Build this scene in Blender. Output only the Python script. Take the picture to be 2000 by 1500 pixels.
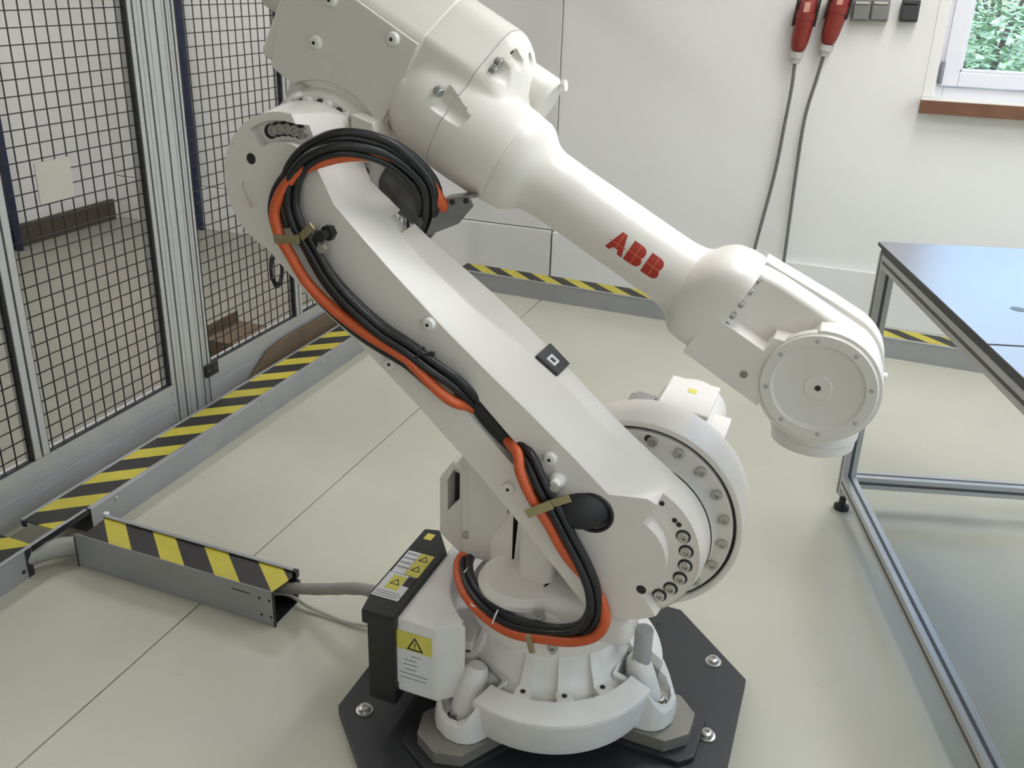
import bpy, bmesh, math, random
from mathutils import Vector, Matrix
random.seed(7)
C = bpy.context.scene.collection
for o in list(bpy.data.objects):
    bpy.data.objects.remove(o)
scene = bpy.context.scene
R = math.radians
PI = math.pi
# ------------------------------------------------------------------ camera
cd = bpy.data.cameras.new('camera'); cam = bpy.data.objects.new('camera', cd); C.objects.link(cam)
yaw, pit, rol = R(21.094), R(21.831), R(-1.5647)
fwd = Vector((-math.sin(yaw)*math.cos(pit), math.cos(yaw)*math.cos(pit), -math.sin(pit)))
rgt = Vector((math.cos(yaw), math.sin(yaw), 0)); dwn = fwd.cross(rgt)
r2 = rgt*math.cos(rol) + dwn*math.sin(rol); d2 = dwn*math.cos(rol) - rgt*math.sin(rol)
cam.matrix_world = Matrix(((r2.x, -d2.x, -fwd.x, 0), (r2.y, -d2.y, -fwd.y, 0), (r2.z, -d2.z, -fwd.z, 1.7), (0, 0, 0, 1)))
cd.sensor_width = 36; cd.lens = 1788.5/2000*36
cd.shift_x = 0.0078; cd.shift_y = -0.04165
cd.clip_start = .05; cd.clip_end = 200
scene.camera = cam
# ------------------------------------------------------------------ world / exposure
w = bpy.data.worlds.new('sky'); scene.world = w; w.use_nodes = True
nt = w.node_tree; bgn = nt.nodes['Background']
sk = nt.nodes.new('ShaderNodeTexSky'); sk.sky_type = 'NISHITA'; sk.sun_disc = False
sk.sun_elevation = R(48); sk.sun_rotation = R(200); sk.air_density = 1.2; sk.dust_density = 2.5; sk.ozone_density = 1.5
nt.links.new(sk.outputs[0], bgn.inputs[0]); bgn.inputs[1].default_value = .6
vs = scene.view_settings
vs.view_transform = 'Standard'; vs.look = 'None'; vs.gamma = 1; vs.use_curve_mapping = False; vs.exposure = 0.6
LAMP = 17.0            # emission of the ceiling luminaires
# ------------------------------------------------------------------ materials
def lin(c):
    return tuple(((v/255)/12.92 if v <= 10 else (((v/255)+.055)/1.055)**2.4) for v in c) + (1,)
MATS = {}
def mat(name, rgb, rough=.5, metal=0., var=0., vscale=30, bump=0., bscale=200, rvar=0., coat=0., spec=.5):
    if name in MATS: return MATS[name]
    m = bpy.data.materials.new(name); m.use_nodes = True; MATS[name] = m
    t = m.node_tree; b = t.nodes['Principled BSDF']
    b.inputs['Roughness'].default_value = rough; b.inputs['Metallic'].default_value = metal
    b.inputs['Coat Weight'].default_value = coat; b.inputs['Specular IOR Level'].default_value = spec
    b.inputs['Coat Roughness'].default_value = .15
    col = lin(rgb); b.inputs['Base Color'].default_value = col
    tc = t.nodes.new('ShaderNodeTexCoord')
    if var or rvar:
        n = t.nodes.new('ShaderNodeTexNoise'); n.inputs['Scale'].default_value = vscale; n.inputs['Detail'].default_value = 5
        t.links.new(tc.outputs['Object'], n.inputs['Vector'])
        if var:
            r = t.nodes.new('ShaderNodeValToRGB')
            r.color_ramp.elements[0].position = .3; r.color_ramp.elements[1].position = .7
            r.color_ramp.elements[0].color = tuple(v*(1-var) for v in col[:3]) + (1,)
            r.color_ramp.elements[1].color = tuple(min(1, v*(1+var)) for v in col[:3]) + (1,)
            t.links.new(n.outputs['Fac'], r.inputs[0]); t.links.new(r.outputs[0], b.inputs['Base Color'])
        if rvar:
            mr = t.nodes.new('ShaderNodeMapRange'); mr.inputs['To Min'].default_value = max(0, rough-rvar); mr.inputs['To Max'].default_value = rough+rvar
            t.links.new(n.outputs['Fac'], mr.inputs['Value']); t.links.new(mr.outputs[0], b.inputs['Roughness'])
    if bump:
        n2 = t.nodes.new('ShaderNodeTexNoise'); n2.inputs['Scale'].default_value = bscale; n2.inputs['Detail'].default_value = 3
        bp = t.nodes.new('ShaderNodeBump'); bp.inputs['Strength'].default_value = bump; bp.inputs['Distance'].default_value = .002
        t.links.new(tc.outputs['Object'], n2.inputs['Vector']); t.links.new(n2.outputs['Fac'], bp.inputs['Height']); t.links.new(bp.outputs[0], b.inputs['Normal'])
    return m
def emit(name, rgb, s):
    m = bpy.data.materials.new(name); m.use_nodes = True; b = m.node_tree.nodes['Principled BSDF']
    b.inputs['Base Color'].default_value = (.8, .8, .8, 1); b.inputs['Emission Color'].default_value = lin(rgb); b.inputs['Emission Strength'].default_value = s
    return m
def stripes(name, ax, ay, period, off=0., duty=.5):
    """hazard tape print: yellow / black bars slanted in the plane of the tape"""
    m = bpy.data.materials.new(name); m.use_nodes = True; t = m.node_tree; b = t.nodes['Principled BSDF']
    tc = t.nodes.new('ShaderNodeTexCoord'); sx = t.nodes.new('ShaderNodeSeparateXYZ'); t.links.new(tc.outputs['Object'], sx.inputs[0])
    def mth(op, a, bb):
        n = t.nodes.new('ShaderNodeMath'); n.operation = op
        for i, v in enumerate((a, bb)):
            if isinstance(v, (int, float)): n.inputs[i].default_value = v
            else: t.links.new(v, n.inputs[i])
        return n.outputs[0]
    s = mth('ADD', mth('MULTIPLY', sx.outputs[0], ax), mth('MULTIPLY', sx.outputs[1], ay))
    f = mth('FRACT', mth('ADD', mth('DIVIDE', s, period), off + 100.), 0)
    g = mth('GREATER_THAN', f, duty)
    no = t.nodes.new('ShaderNodeTexNoise'); no.inputs['Scale'].default_value = 25; t.links.new(tc.outputs['Object'], no.inputs['Vector'])
    mx = t.nodes.new('ShaderNodeMix'); mx.data_type = 'RGBA'
    mx.inputs['A'].default_value = lin((206, 192, 62)); mx.inputs['B'].default_value = lin((34, 30, 27))
    t.links.new(g, mx.inputs['Factor'])
    mx2 = t.nodes.new('ShaderNodeMix'); mx2.data_type = 'RGBA'; mx2.blend_type = 'MULTIPLY'
    mx2.inputs['Factor'].default_value = .25
    t.links.new(mx.outputs['Result'], mx2.inputs['A']); t.links.new(no.outputs['Fac'], mx2.inputs['B'])
    t.links.new(mx2.outputs['Result'], b.inputs['Base Color']); b.inputs['Roughness'].default_value = .42
    return m

M_ROB = mat('robot_white_paint', (228, 223, 216), .40, var=.015, vscale=14, bump=.05, bscale=350, coat=.12)
M_ROBL = mat('robot_light_grey_paint', (222, 218, 211), .36, var=.015, vscale=14, bump=.04, bscale=350)
M_CAST = mat('cast_white_paint', (228, 226, 221), .42, var=.03, vscale=18, bump=.25, bscale=260)
M_CAP = mat('white_plastic_cap', (228, 226, 220), .35)
M_DARK = mat('dark_recess', (38, 37, 36), .6)
M_BLK = mat('black_plastic', (30, 30, 32), .42, var=.06, vscale=40)
M_PLATE = mat('black_coated_steel', (46, 46, 48), .42, var=.10, vscale=12, rvar=.08, bump=.05, bscale=120)
M_PAD = mat('raw_grey_steel', (140, 136, 128), .45, .35, var=.05, vscale=25)
M_STEEL = mat('zinc_steel', (176, 176, 174), .35, .85, var=.05, vscale=40, rvar=.08)
M_BRASSY = mat('yellow_zinc', (176, 164, 128), .35, .8, var=.08, vscale=60)
M_BOLT = mat('bolt_steel', (190, 188, 182), .3, .8)
M_GALV = mat('galvanised_sheet', (162, 163, 164), .42, .45, var=.07, vscale=9, rvar=.08)
M_ALU = mat('anodised_aluminium', (190, 190, 189), .38, .45, var=.03, vscale=15)
M_ALUD = mat('profile_slot_shadow', (92, 92, 93), .5, .5)
M_TOP = mat('brushed_steel_top', (156, 153, 156), .32, .85, var=.03, vscale=6, rvar=.05)
M_RUB = mat('black_cable_rubber', (30, 30, 32), .38, var=.08, vscale=60)
M_ORA = mat('orange_cable_jacket', (206, 92, 48), .42, var=.06, vscale=50)
M_GRYC = mat('grey_hose', (150, 148, 142), .5, var=.04)
M_WIRE = mat('black_wire', (40, 39, 36), .5)
M_WALL = mat('white_wall_paint', (226, 224, 220), .75, var=.012, vscale=2, bump=.08, bscale=90)
M_WALLL = mat('grey_white_wall_paint', (214, 212, 208), .75, var=.02, vscale=2, bump=.08, bscale=90)
M_CEIL = mat('ceiling_paint', (232, 230, 226), .8)
M_BASE = mat('brown_skirting', (74, 66, 56), .5, var=.05)
M_BLUE = mat('dark_blue_enamel', (34, 40, 66), .4)
M_RED = mat('red_plug_plastic', (128, 42, 35), .38, var=.06, vscale=60)
M_SOCK = mat('grey_socket_plastic', (120, 119, 116), .45)
M_SWIT = mat('dark_socket_plastic', (56, 56, 58), .4)
M_PVC = mat('white_window_frame', (226, 226, 232), .3)
M_SILL = mat('brown_wood_sill', (112, 76, 56), .45, var=.12, vscale=14)
M_SILLT = mat('white_sill_board', (226, 222, 214), .35)
M_SHEET = mat('white_board', (186, 182, 170), .6)
M_BROWN = mat('plain_brown', (106, 90, 70), .75, var=.08, vscale=12)
M_YEL = mat('yellow_label', (214, 204, 92), .4, var=.04)
M_LABW = mat('white_label', (222, 222, 224), .4, var=.02)
M_INK = mat('black_print', (44, 42, 38), .5)
M_INKG = mat('grey_print', (150, 150, 152), .5)
M_LOGO = mat('red_logo_print', (176, 46, 34), .4)
M_LOGOL = mat('orange_logo_line', (220, 118, 78), .4)
M_LEAF = mat('green_leaf', (150, 182, 148), .5, var=.4, vscale=2.5)
M_STEM = mat('brown_stem', (62, 54, 56), .7)
M_LAWN = mat('lawn', (96, 124, 76), .9, var=.2, vscale=3)
M_GLASS = bpy.data.materials.new('window_glass'); M_GLASS.use_nodes = True
_t = M_GLASS.node_tree; _t.nodes.remove(_t.nodes['Principled BSDF'])
_g = _t.nodes.new('ShaderNodeBsdfGlossy'); _g.inputs['Roughness'].default_value = .02
_tr = _t.nodes.new('ShaderNodeBsdfTransparent'); _tr.inputs[0].default_value = (.95, .98, .97, 1); _mx = _t.nodes.new('ShaderNodeMixShader'); _mx.inputs[0].default_value = .06
_t.links.new(_tr.outputs[0], _mx.inputs[1]); _t.links.new(_g.outputs[0], _mx.inputs[2]); _t.links.new(_mx.outputs[0], _t.nodes['Material Output'].inputs[0])
# floor: pale painted screed with specks and worn patches
M_FLOOR = bpy.data.materials.new('floor_paint'); M_FLOOR.use_nodes = True
t = M_FLOOR.node_tree; b = t.nodes['Principled BSDF']; tc = t.nodes.new('ShaderNodeTexCoord')
n1 = t.nodes.new('ShaderNodeTexNoise'); n1.inputs['Scale'].default_value = 1.6; n1.inputs['Detail'].default_value = 6; t.links.new(tc.outputs['Object'], n1.inputs['Vector'])
r1 = t.nodes.new('ShaderNodeValToRGB'); r1.color_ramp.elements[0].position = .32; r1.color_ramp.elements[1].position = .68
r1.color_ramp.elements[0].color = lin((182, 180, 164)); r1.color_ramp.elements[1].color = lin((194, 191, 173)); t.links.new(n1.outputs['Fac'], r1.inputs[0])
vo = t.nodes.new('ShaderNodeTexVoronoi'); vo.inputs['Scale'].default_value = 7.5; vo.inputs['Randomness'].default_value = 1; t.links.new(tc.outputs['Object'], vo.inputs['Vector'])
n3 = t.nodes.new('ShaderNodeTexNoise'); n3.inputs['Scale'].default_value = 90; n3.inputs['Detail'].default_value = 2; t.links.new(tc.outputs['Object'], n3.inputs['Vector'])
ad = t.nodes.new('ShaderNodeMath'); ad.operation = 'MULTIPLY_ADD'; ad.inputs[1].default_value = .06; t.links.new(n3.outputs['Fac'], ad.inputs[0]); t.links.new(vo.outputs['Distance'], ad.inputs[2])
lt = t.nodes.new('ShaderNodeMapRange'); lt.inputs['From Min'].default_value = .065; lt.inputs['From Max'].default_value = .10; lt.inputs['To Min'].default_value = .5; lt.inputs['To Max'].default_value = 0; t.links.new(ad.outputs[0], lt.inputs['Value'])
n4 = t.nodes.new('ShaderNodeTexNoise'); n4.inputs['Scale'].default_value = 2.3; t.links.new(tc.outputs['Object'], n4.inputs['Vector'])
gt = t.nodes.new('ShaderNodeMapRange'); gt.inputs['From Min'].default_value = .5; gt.inputs['From Max'].default_value = .62; t.links.new(n4.outputs['Fac'], gt.inputs['Value'])
ml = t.nodes.new('ShaderNodeMath'); ml.operation = 'MULTIPLY'; t.links.new(lt.outputs[0], ml.inputs[0]); t.links.new(gt.outputs[0], ml.inputs[1])
mx = t.nodes.new('ShaderNodeMix'); mx.data_type = 'RGBA'; mx.inputs['B'].default_value = lin((128, 120, 104)); t.links.new(r1.outputs[0], mx.inputs['A']); t.links.new(ml.outputs[0], mx.inputs['Factor'])
t.links.new(mx.outputs['Result'], b.inputs['Base Color']); b.inputs['Roughness'].default_value = .3
mr = t.nodes.new('ShaderNodeMapRange'); mr.inputs['To Min'].default_value = .22; mr.inputs['To Max'].default_value = .42; t.links.new(n1.outputs['Fac'], mr.inputs['Value']); t.links.new(mr.outputs[0], b.inputs['Roughness'])

# ------------------------------------------------------------------ mesh helpers
class G:
    """collects vertices and faces of one mesh (world coordinates)"""
    def __init__(s): s.v = []; s.f = []
    def add(s, v, f):
        k = len(s.v); s.v += [tuple(p) for p in v]; s.f += [tuple(i+k for i in q) for q in f]; return s
    def box(s, x0, x1, y0, y1, z0, z1):
        return s.add([(x0,y0,z0),(x1,y0,z0),(x1,y1,z0),(x0,y1,z0),(x0,y0,z1),(x1,y0,z1),(x1,y1,z1),(x0,y1,z1)],
                     [(0,3,2,1),(4,5,6,7),(0,1,5,4),(1,2,6,5),(2,3,7,6),(3,0,4,7)])
    def obox(s, o, ax, ay, az, a, bb, c):
        """box from origin o along unit axes, ranges a, bb, c"""
        P = [o + ax*i + ay*j + az*k for k in c for j in bb for i in a]
        return s.add(P, [(0,2,3,1),(4,5,7,6),(0,1,5,4),(2,6,7,3),(0,4,6,2),(1,3,7,5)])
    def loft(s, rings, cap=True, close=True):
        n = len(rings[0]); v = [p for r in rings for p in r]; f = []
        for i in range(len(rings)-1):
            for j in range(n if close else n-1):
                k = (j+1) % n; f.append((i*n+j, i*n+k, (i+1)*n+k, (i+1)*n+j))
        if cap:
            f.append(tuple(range(n))[::-1]); f.append(tuple(range((len(rings)-1)*n, len(rings)*n)))
        return s.add(v, f)
    def lathe(s, o, ax, prof, n=48, a0=0., cap=True):
        """prof: list of (distance along axis, radius)"""
        o = Vector(o); ax = Vector(ax).normalized(); h = Vector((0,0,1)) if abs(ax.z) < .9 else Vector((1,0,0))
        e1 = ax.cross(h).normalized(); e2 = ax.cross(e1)
        rings = [[o + ax*d + (e1*math.cos(a0+2*PI*i/n) + e2*math.sin(a0+2*PI*i/n))*max(r, 1e-5) for i in range(n)] for d, r in prof]
        return s.loft(rings, cap)
    def tube(s, pts, r, n=10, cap=True):
        P = [Vector(p) for p in pts]; rings = []; up = None
        for i, p in enumerate(P):
            tg = (P[min(i+1, len(P)-1)] - P[max(i-1, 0)]).normalized()
            if up is None:
                up = Vector((0,0,1)) if abs(tg.z) < .9 else Vector((1,0,0))
            up = (up - tg*up.dot(tg)).normalized(); sd = tg.cross(up)
            rr = r(i/(len(P)-1)) if callable(r) else r
            rings.append([p + (up*math.cos(2*PI*k/n) + sd*math.sin(2*PI*k/n))*rr for k in range(n)])
        return s.loft(rings, cap)
def spline(pts, n=6):
    P = [Vector(p) for p in pts]; Q = [P[0]*2 - P[1]] + P + [P[-1]*2 - P[-2]]; out = []
    for i in range(1, len(Q)-2):
        a, bq, c, d = Q[i-1:i+3]
        for k in range(n):
            u = k/n; out.append(.5*((2*bq) + (c-a)*u + (2*a-5*bq+4*c-d)*u*u + (3*bq-a-3*c+d)*u**3))
    out.append(P[-1]); return out
ORG = {}
def org(o): return ORG.get(o.name, Vector()) if o else Vector()
def tag(o, label, cat, group=None, kind=None):
    if label: o['label'] = label
    if cat: o['category'] = cat
    if group: o['group'] = group
    if kind: o['kind'] = kind
    return o
def thing(name, loc, label, cat, group=None):
    o = bpy.data.objects.new(name, None); C.objects.link(o); o.location = loc; o.empty_display_size = .1; ORG[o.name] = Vector(loc)
    return tag(o, label, cat, group)
def mesh(name, g, m, sharp=35, bevel=0., seg=2, off=Vector()):
    me = bpy.data.meshes.new(name); me.from_pydata([tuple(Vector(p)-off) for p in g.v], [], g.f)
    bm = bmesh.new(); bm.from_mesh(me); bmesh.ops.recalc_face_normals(bm, faces=bm.faces)
    if bevel:
        ed = [e for e in bm.edges if len(e.link_faces) == 2 and e.calc_face_angle(0) > R(28)]
        bmesh.ops.bevel(bm, geom=ed, offset=bevel, segments=seg, affect='EDGES', profile=.5, clamp_overlap=True)
    for f in bm.faces: f.smooth = True
    bm.to_mesh(me); bm.free()
    if sharp: me.set_sharp_from_angle(angle=R(sharp))
    for mm in (m if isinstance(m, (list, tuple)) else [m]): me.materials.append(mm)
    return me
def put(name, g, m, parent=None, sharp=35, bevel=0., seg=2, label=None, loc=None):
    """one mesh object from world coordinates, as a part of parent or (parent None) with its own origin"""
    base = org(parent) if parent else Vector(loc or (0,0,0))
    me = mesh(name, g, m, sharp, bevel, seg, base)
    o = bpy.data.objects.new(name, me); C.objects.link(o)
    if parent: o.parent = parent; ORG[o.name] = base
    else: o.location = base; ORG[o.name] = base
    if bevel: o.modifiers.new('weighted', 'WEIGHTED_NORMAL').keep_sharp = True
    if label: o['label'] = label
    return o
def inst(name, me, parent, loc, rot=None):
    o = bpy.data.objects.new(name, me); C.objects.link(o); o.parent = parent; o.location = Vector(loc) - org(parent)
    if rot is not None: o.rotation_euler = rot
    ORG[o.name] = org(parent); return o
def cut(ob, cutters):
    """boolean difference, cutters are G in world coordinates"""
    tmp = []
    for k, g in enumerate(cutters):
        me = mesh('cutter', g, M_DARK, 0, 0, 2, org(ob)); c = bpy.data.objects.new('cutter', me); C.objects.link(c)
        c.location = org(ob); tmp.append(c)
        md = ob.modifiers.new('b%d' % k, 'BOOLEAN'); md.operation = 'DIFFERENCE'; md.solver = 'EXACT'; md.object = c
    bpy.context.view_layer.update()
    dg = bpy.context.evaluated_depsgraph_get(); me = bpy.data.meshes.new_from_object(ob.evaluated_get(dg))
    old = ob.data; ob.modifiers.clear(); ob.data = me
    for c in tmp: bpy.data.objects.remove(c)
    for p in me.polygons: p.use_smooth = True
    me.set_sharp_from_angle(angle=R(35)); ob.modifiers.new('weighted', 'WEIGHTED_NORMAL').keep_sharp = True; return ob
def superring(fn, cp, cy, hp, hy, ex, n=40):
    out = []
    for i in range(n):
        a = 2*PI*i/n; c, s = math.cos(a), math.sin(a)
        out.append(fn(cp + hp*math.copysign(abs(c)**(2/ex), c), cy + hy*math.copysign(abs(s)**(2/ex), s)))
    return out

# ================================================================== SETTING
XL, XR, YB, YF, ZC = -4.95, 3.6, 5.05, -4.4, 3.1
fl = put('floor', G().box(XL-.2, XR+.2, YF-.2, YB+.3, -.12, -.012), mat('joint_shadow', (70, 66, 58), .8)); tag(fl, None, None, kind='structure')
put('floor_slab', G().box(-2.40, -1.5735, YF-.2, YB+.3, -.012, 0), M_FLOOR, fl, bevel=.0012, seg=1)
put('floor_slab', G().box(XL-.2, -2.402, YF-.2, YB+.3, -.012, 0), mat('grey_floor_beyond', (142, 138, 126), .38, var=.06, vscale=2), fl)
put('floor_slab', G().box(-1.5685, XR+.2, YF-.2, YB+.3, -.012, 0), M_FLOOR, fl, bevel=.0012, seg=1)
tag(put('ceiling', G().box(XL-.2, XR+.2, YF-.2, YB+.3, ZC, ZC+.1), M_CEIL), None, None, kind='structure')
tag(put('wall_left', G().box(XL-.2, XL, YF-.2, YB+.3, 0, ZC), M_WALLL), None, None, kind='structure')
tag(put('wall_front', G().box(XL, XR, YF-.2, YF, 0, ZC), M_WALL), None, None, kind='structure')
# back wall with three window openings; panels in front of it leave the visible joints
WIN = [(.262, 1.46), (1.95, 3.15)]
WZ0, WZ1 = 1.20, 2.45
def wall_with_holes(g, holes, y0, y1, x0, x1):
    xs = [x0] + [v for h in holes for v in h] + [x1]
    for i in range(0, len(xs), 2): g.box(xs[i], xs[i+1], y0, y1, 0, ZC)
    for a, bq in holes: g.box(a, bq, y0, y1, 0, WZ0-.04); g.box(a, bq, y0, y1, WZ1, ZC)
    return g
wb = put('wall_back', wall_with_holes(G(), WIN, YB+.012, YB+.26, XL, XR), M_WALL); tag(wb, None, None, kind='structure')
JX = -1.655
put('wall_panel', G().box(XL, JX-.004, YB-.012, YB+.012, .30, ZC), M_WALLL, wb, bevel=.003)
_g = G(); xs = [JX+.004] + [v for h in WIN for v in h] + [XR]
put('wall_panel', wall_with_holes(_g, WIN, YB, YB+.012, JX+.004, XR), M_WALL, wb)
put('wall_panel', G().box(XL, JX-.006, YB-.03, YB, 0, .294), M_WALLL, wb, bevel=.004)
put('wall_panel', G().box(JX+.006, XR, YB-.03, YB-.001, 0, .288), M_WALL, wb, bevel=.004)
# right wall with a big window
g = G(); g.box(XR, XR+.2, YF-.2, -1.6, 0, ZC); g.box(XR, XR+.2, 3.6, YB+.3, 0, ZC); g.box(XR, XR+.2, -1.6, 3.6, 0, .95); g.box(XR, XR+.2, -1.6, 3.6, 2.6, ZC)
tag(put('wall_right', g, M_WALL), None, None, kind='structure')
bl = put('baseboard_left', G().box(XL, XL+.03, YF, 4.965, 0, .145), M_BASE, bevel=.004); tag(bl, None, None, kind='structure')
# windows
def window(name, x0, x1):
    wnd = bpy.data.objects.new(name, None); C.objects.link(wnd); wnd.location = (x0, YB, WZ0); ORG[wnd.name] = Vector((x0, YB, WZ0)); wnd['kind'] = 'structure'
    y = YB+.05
    fr = G(); z0, z1 = WZ0, WZ1
    for a in ((x0, x0+.04, z0-.035, z1), (x1-.04, x1, z0-.035, z1), (x0+.04, x1-.04, z0-.035, z0+.045), (x0+.04, x1-.04, z1-.04, z1)): fr.box(a[0], a[1], y, y+.07, a[2], a[3])
    put('window_frame', fr, M_PVC, wnd, bevel=.004)
    sa = G(); a0, a1, c0, c1 = x0+.022, x1-.022, z0+.05, z1-.03
    W = .075
    for a in ((a0, a0+W, c0, c1), (a1-W, a1, c0, c1), (a0+W, a1-W, c0, c0+.068), (a0+W, a1-W, c1-W, c1)): sa.box(a[0], a[1], y-.022, y+.05, a[2], a[3])
    sash = put('window_sash', sa, M_PVC, wnd, bevel=.006, seg=3)
    be = G()
    for a in ((a0+W, a0+W+.012, c0+.068, c1-W), (a1-W-.012, a1-W, c0+.068, c1-W), (a0+W, a1-W, c0+.068, c0+.082), (a0+W, a1-W, c1-W-.012, c1-W)): be.box(a[0], a[1], y-.008, y+.03, a[2], a[3])
    put('glazing_bead', be, M_PVC, sash, bevel=.004)
    put('pane', G().box(a0+W+.002, a1-W-.002, y+.012, y+.016, c0+.07, c1-W-.002), M_GLASS, sash)
    hg = G().lathe((x0+.018, y-.03, z0+.06), (0,0,1), [(0,.009),(.004,.011),(.10,.011),(.104,.009)], 16)
    put('hinge', hg, mat('hinge_grey', (128, 132, 138), .4, .3), wnd, label='grey window hinge')
    put('window_sill', G().box(x0-.052, x1+.05, YB-.075, YB+.05, z0-.028, z0-.006), M_SILLT, wnd, bevel=.004)
    put('sill_front', G().box(x0-.055, x1+.053, YB-.082, YB-.0745, z0-.074, z0-.012), M_SILL, wnd, bevel=.002, label='brown wooden front edge of the window sill')
    put('sill_body', G().box(x0-.052, x1+.05, YB-.0745, YB-.001, z0-.072, z0-.03), M_SILL, wnd)
    rv = G(); rv.box(x0-.05, x0-.002, YB-.004, YB+.006, z0-.005, z1+.05); rv.box(x1+.002, x1+.05, YB-.004, YB+.006, z0-.005, z1+.05); rv.box(x0-.002, x1+.002, YB-.004, YB+.006, z1+.002, z1+.05)
    put('window_reveal', rv, M_WALL, wnd, bevel=.003)
    return wnd
window('window_1', *WIN[0]); window('window_2', *WIN[1])
# third window: right wall
wnd = bpy.data.objects.new('window_3', None); C.objects.link(wnd); wnd.location = (XR, 2, .95); ORG[wnd.name] = Vector(wnd.location); wnd['kind'] = 'structure'
g = G()
for a in ((-1.6,-1.53,.95,2.6),(3.53,3.6,.95,2.6),(.10,.17,1.02,2.53),(1.83,1.90,1.02,2.53),(-1.53,3.53,.95,1.02),(-1.53,3.53,2.53,2.6)): g.box(XR+.06, XR+.13, a[0], a[1], a[2], a[3])
put('window_frame', g, M_PVC, wnd, bevel=.004)
for y0, y1 in ((-1.53,.10),(.17,1.83),(1.90,3.53)): put('pane', G().box(XR+.09, XR+.095, y0, y1, 1.02, 2.53), M_GLASS, wnd)
# ceiling luminaires (light of the room; row behind the camera added as front fill)
M_LAMP = emit('lamp_diffuser', (250, 250, 253), LAMP)
k = 0
for lx, where in ((-3.5, 'beyond the mesh fence'), (.35, 'between robot and workbench'), (2.4, 'above the workbench')):
    for ly, wh2 in ((-2.6, 'added behind the camera as front fill'), (2.0, 'in the middle of the room'), (3.9, 'near the window wall')):
        if ly < 0 and lx < -2: continue
        lt_ = thing('ceiling_lamp', (lx, ly, ZC), 'long white ceiling lamp %s, %s' % (where, wh2), 'lamp', 'ceiling lamps')
        put('lamp_housing', G().box(lx-.16, lx+.16, ly-.65, ly+.65, ZC-.06, ZC), M_PVC, lt_, bevel=.006)
        put('lamp_diffuser', G().box(lx-.14, lx+.14, ly-.62, ly+.62, ZC-.068, ZC-.0605), M_LAMP, lt_)
# outside
lw = put('garden_lawn', G().box(-12, 14, YB+.4, 30, -.25, -.2), M_LAWN); tag(lw, None, None, kind='structure'); 
lw2 = put('garden_ground', G().box(XR+.4, 30, -14, YB+.4, -.25, -.2), M_LAWN); tag(lw2, None, None, kind='structure')

# ================================================================== MOUNTING PLATE
JX1, JY1 = -.527, 1.736
J2 = Vector((-.334, 0, .625)); J3 = Vector((-1.055, 0, 1.322)); J5 = Vector((-.013, 0, 1.0105))
mp = thing('mounting_plate', (JX1, JY1, 0), 'black steel floor plate with cut corners bolted under the robot', 'floor plate')
hx, hy, cc = .457, .457, .212
def oct8(h, c): return [(h,-h+c),(h,h-c),(h-c,h),(-h+c,h),(-h,h-c),(-h,-h+c),(-h+c,-h),(h-c,-h)]
put('plate', G().loft([[Vector((JX1+x, JY1+y, z)) for x, y in oct8(hx, cc)] for z in (0, .03)]), M_PLATE, mp, bevel=.0025)
FEET = [R(-2), R(118), R(238.5)]
bolt_hex = mesh('plate_bolt', G().lathe((0,0,0), (0,0,1), [(0,.021),(.003,.021),(.0035,.0145),(.012,.0145),(.0135,.012),(.0138,.006),(.0100,.0055)], 24), M_BOLT)
for bx, by in ((-.389,-.235),(.367,.276),(.396,.014),(-.36,.3),(.02,-.41),(-.1,.41)):
    inst('plate_bolt', bolt_hex, mp, (JX1+bx, JY1+by, .03))
hole = mesh('threaded_hole', G().lathe((0,0,0), (0,0,1), [(0,.009),(.0008,.009)], 18), M_DARK)
for bx, by in ((-.243,-.297),(-.262,-.225),(.372,.052),(.37,-.112),(-.30,.36),(.2,.37)):
    inst('threaded_hole', hole, mp, (JX1+bx, JY1+by, .0297))
for a in FEET:
    e, n_ = Vector((math.cos(a), math.sin(a), 0)), Vector((-math.sin(a), math.cos(a), 0)); o = Vector((JX1, JY1, 0))
    def pad(r, wd, ch, z0, z1): return G().loft([[o + e*x + n_*y + Vector((0,0,z)) for x, y in ((.12,-wd),(r-ch,-wd),(r,-wd+ch),(r,wd-ch),(r-ch,wd),(.12,wd))] for z in (z0, z1)])
    put('raised_pad', pad(.385, .092, .03, .03, .044), M_PLATE, mp, bevel=.003)
    put('foot_pad', pad(.362, .080, .045, .044, .078), M_PAD, mp, bevel=.003, label='raw grey steel pad under a robot foot')

# ================================================================== ROBOT
rb = thing('robot_arm', (JX1, JY1, .078), 'white six-axis industrial robot arm with red logo and orange and black cables', 'robot arm')
V = Vector
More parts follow.
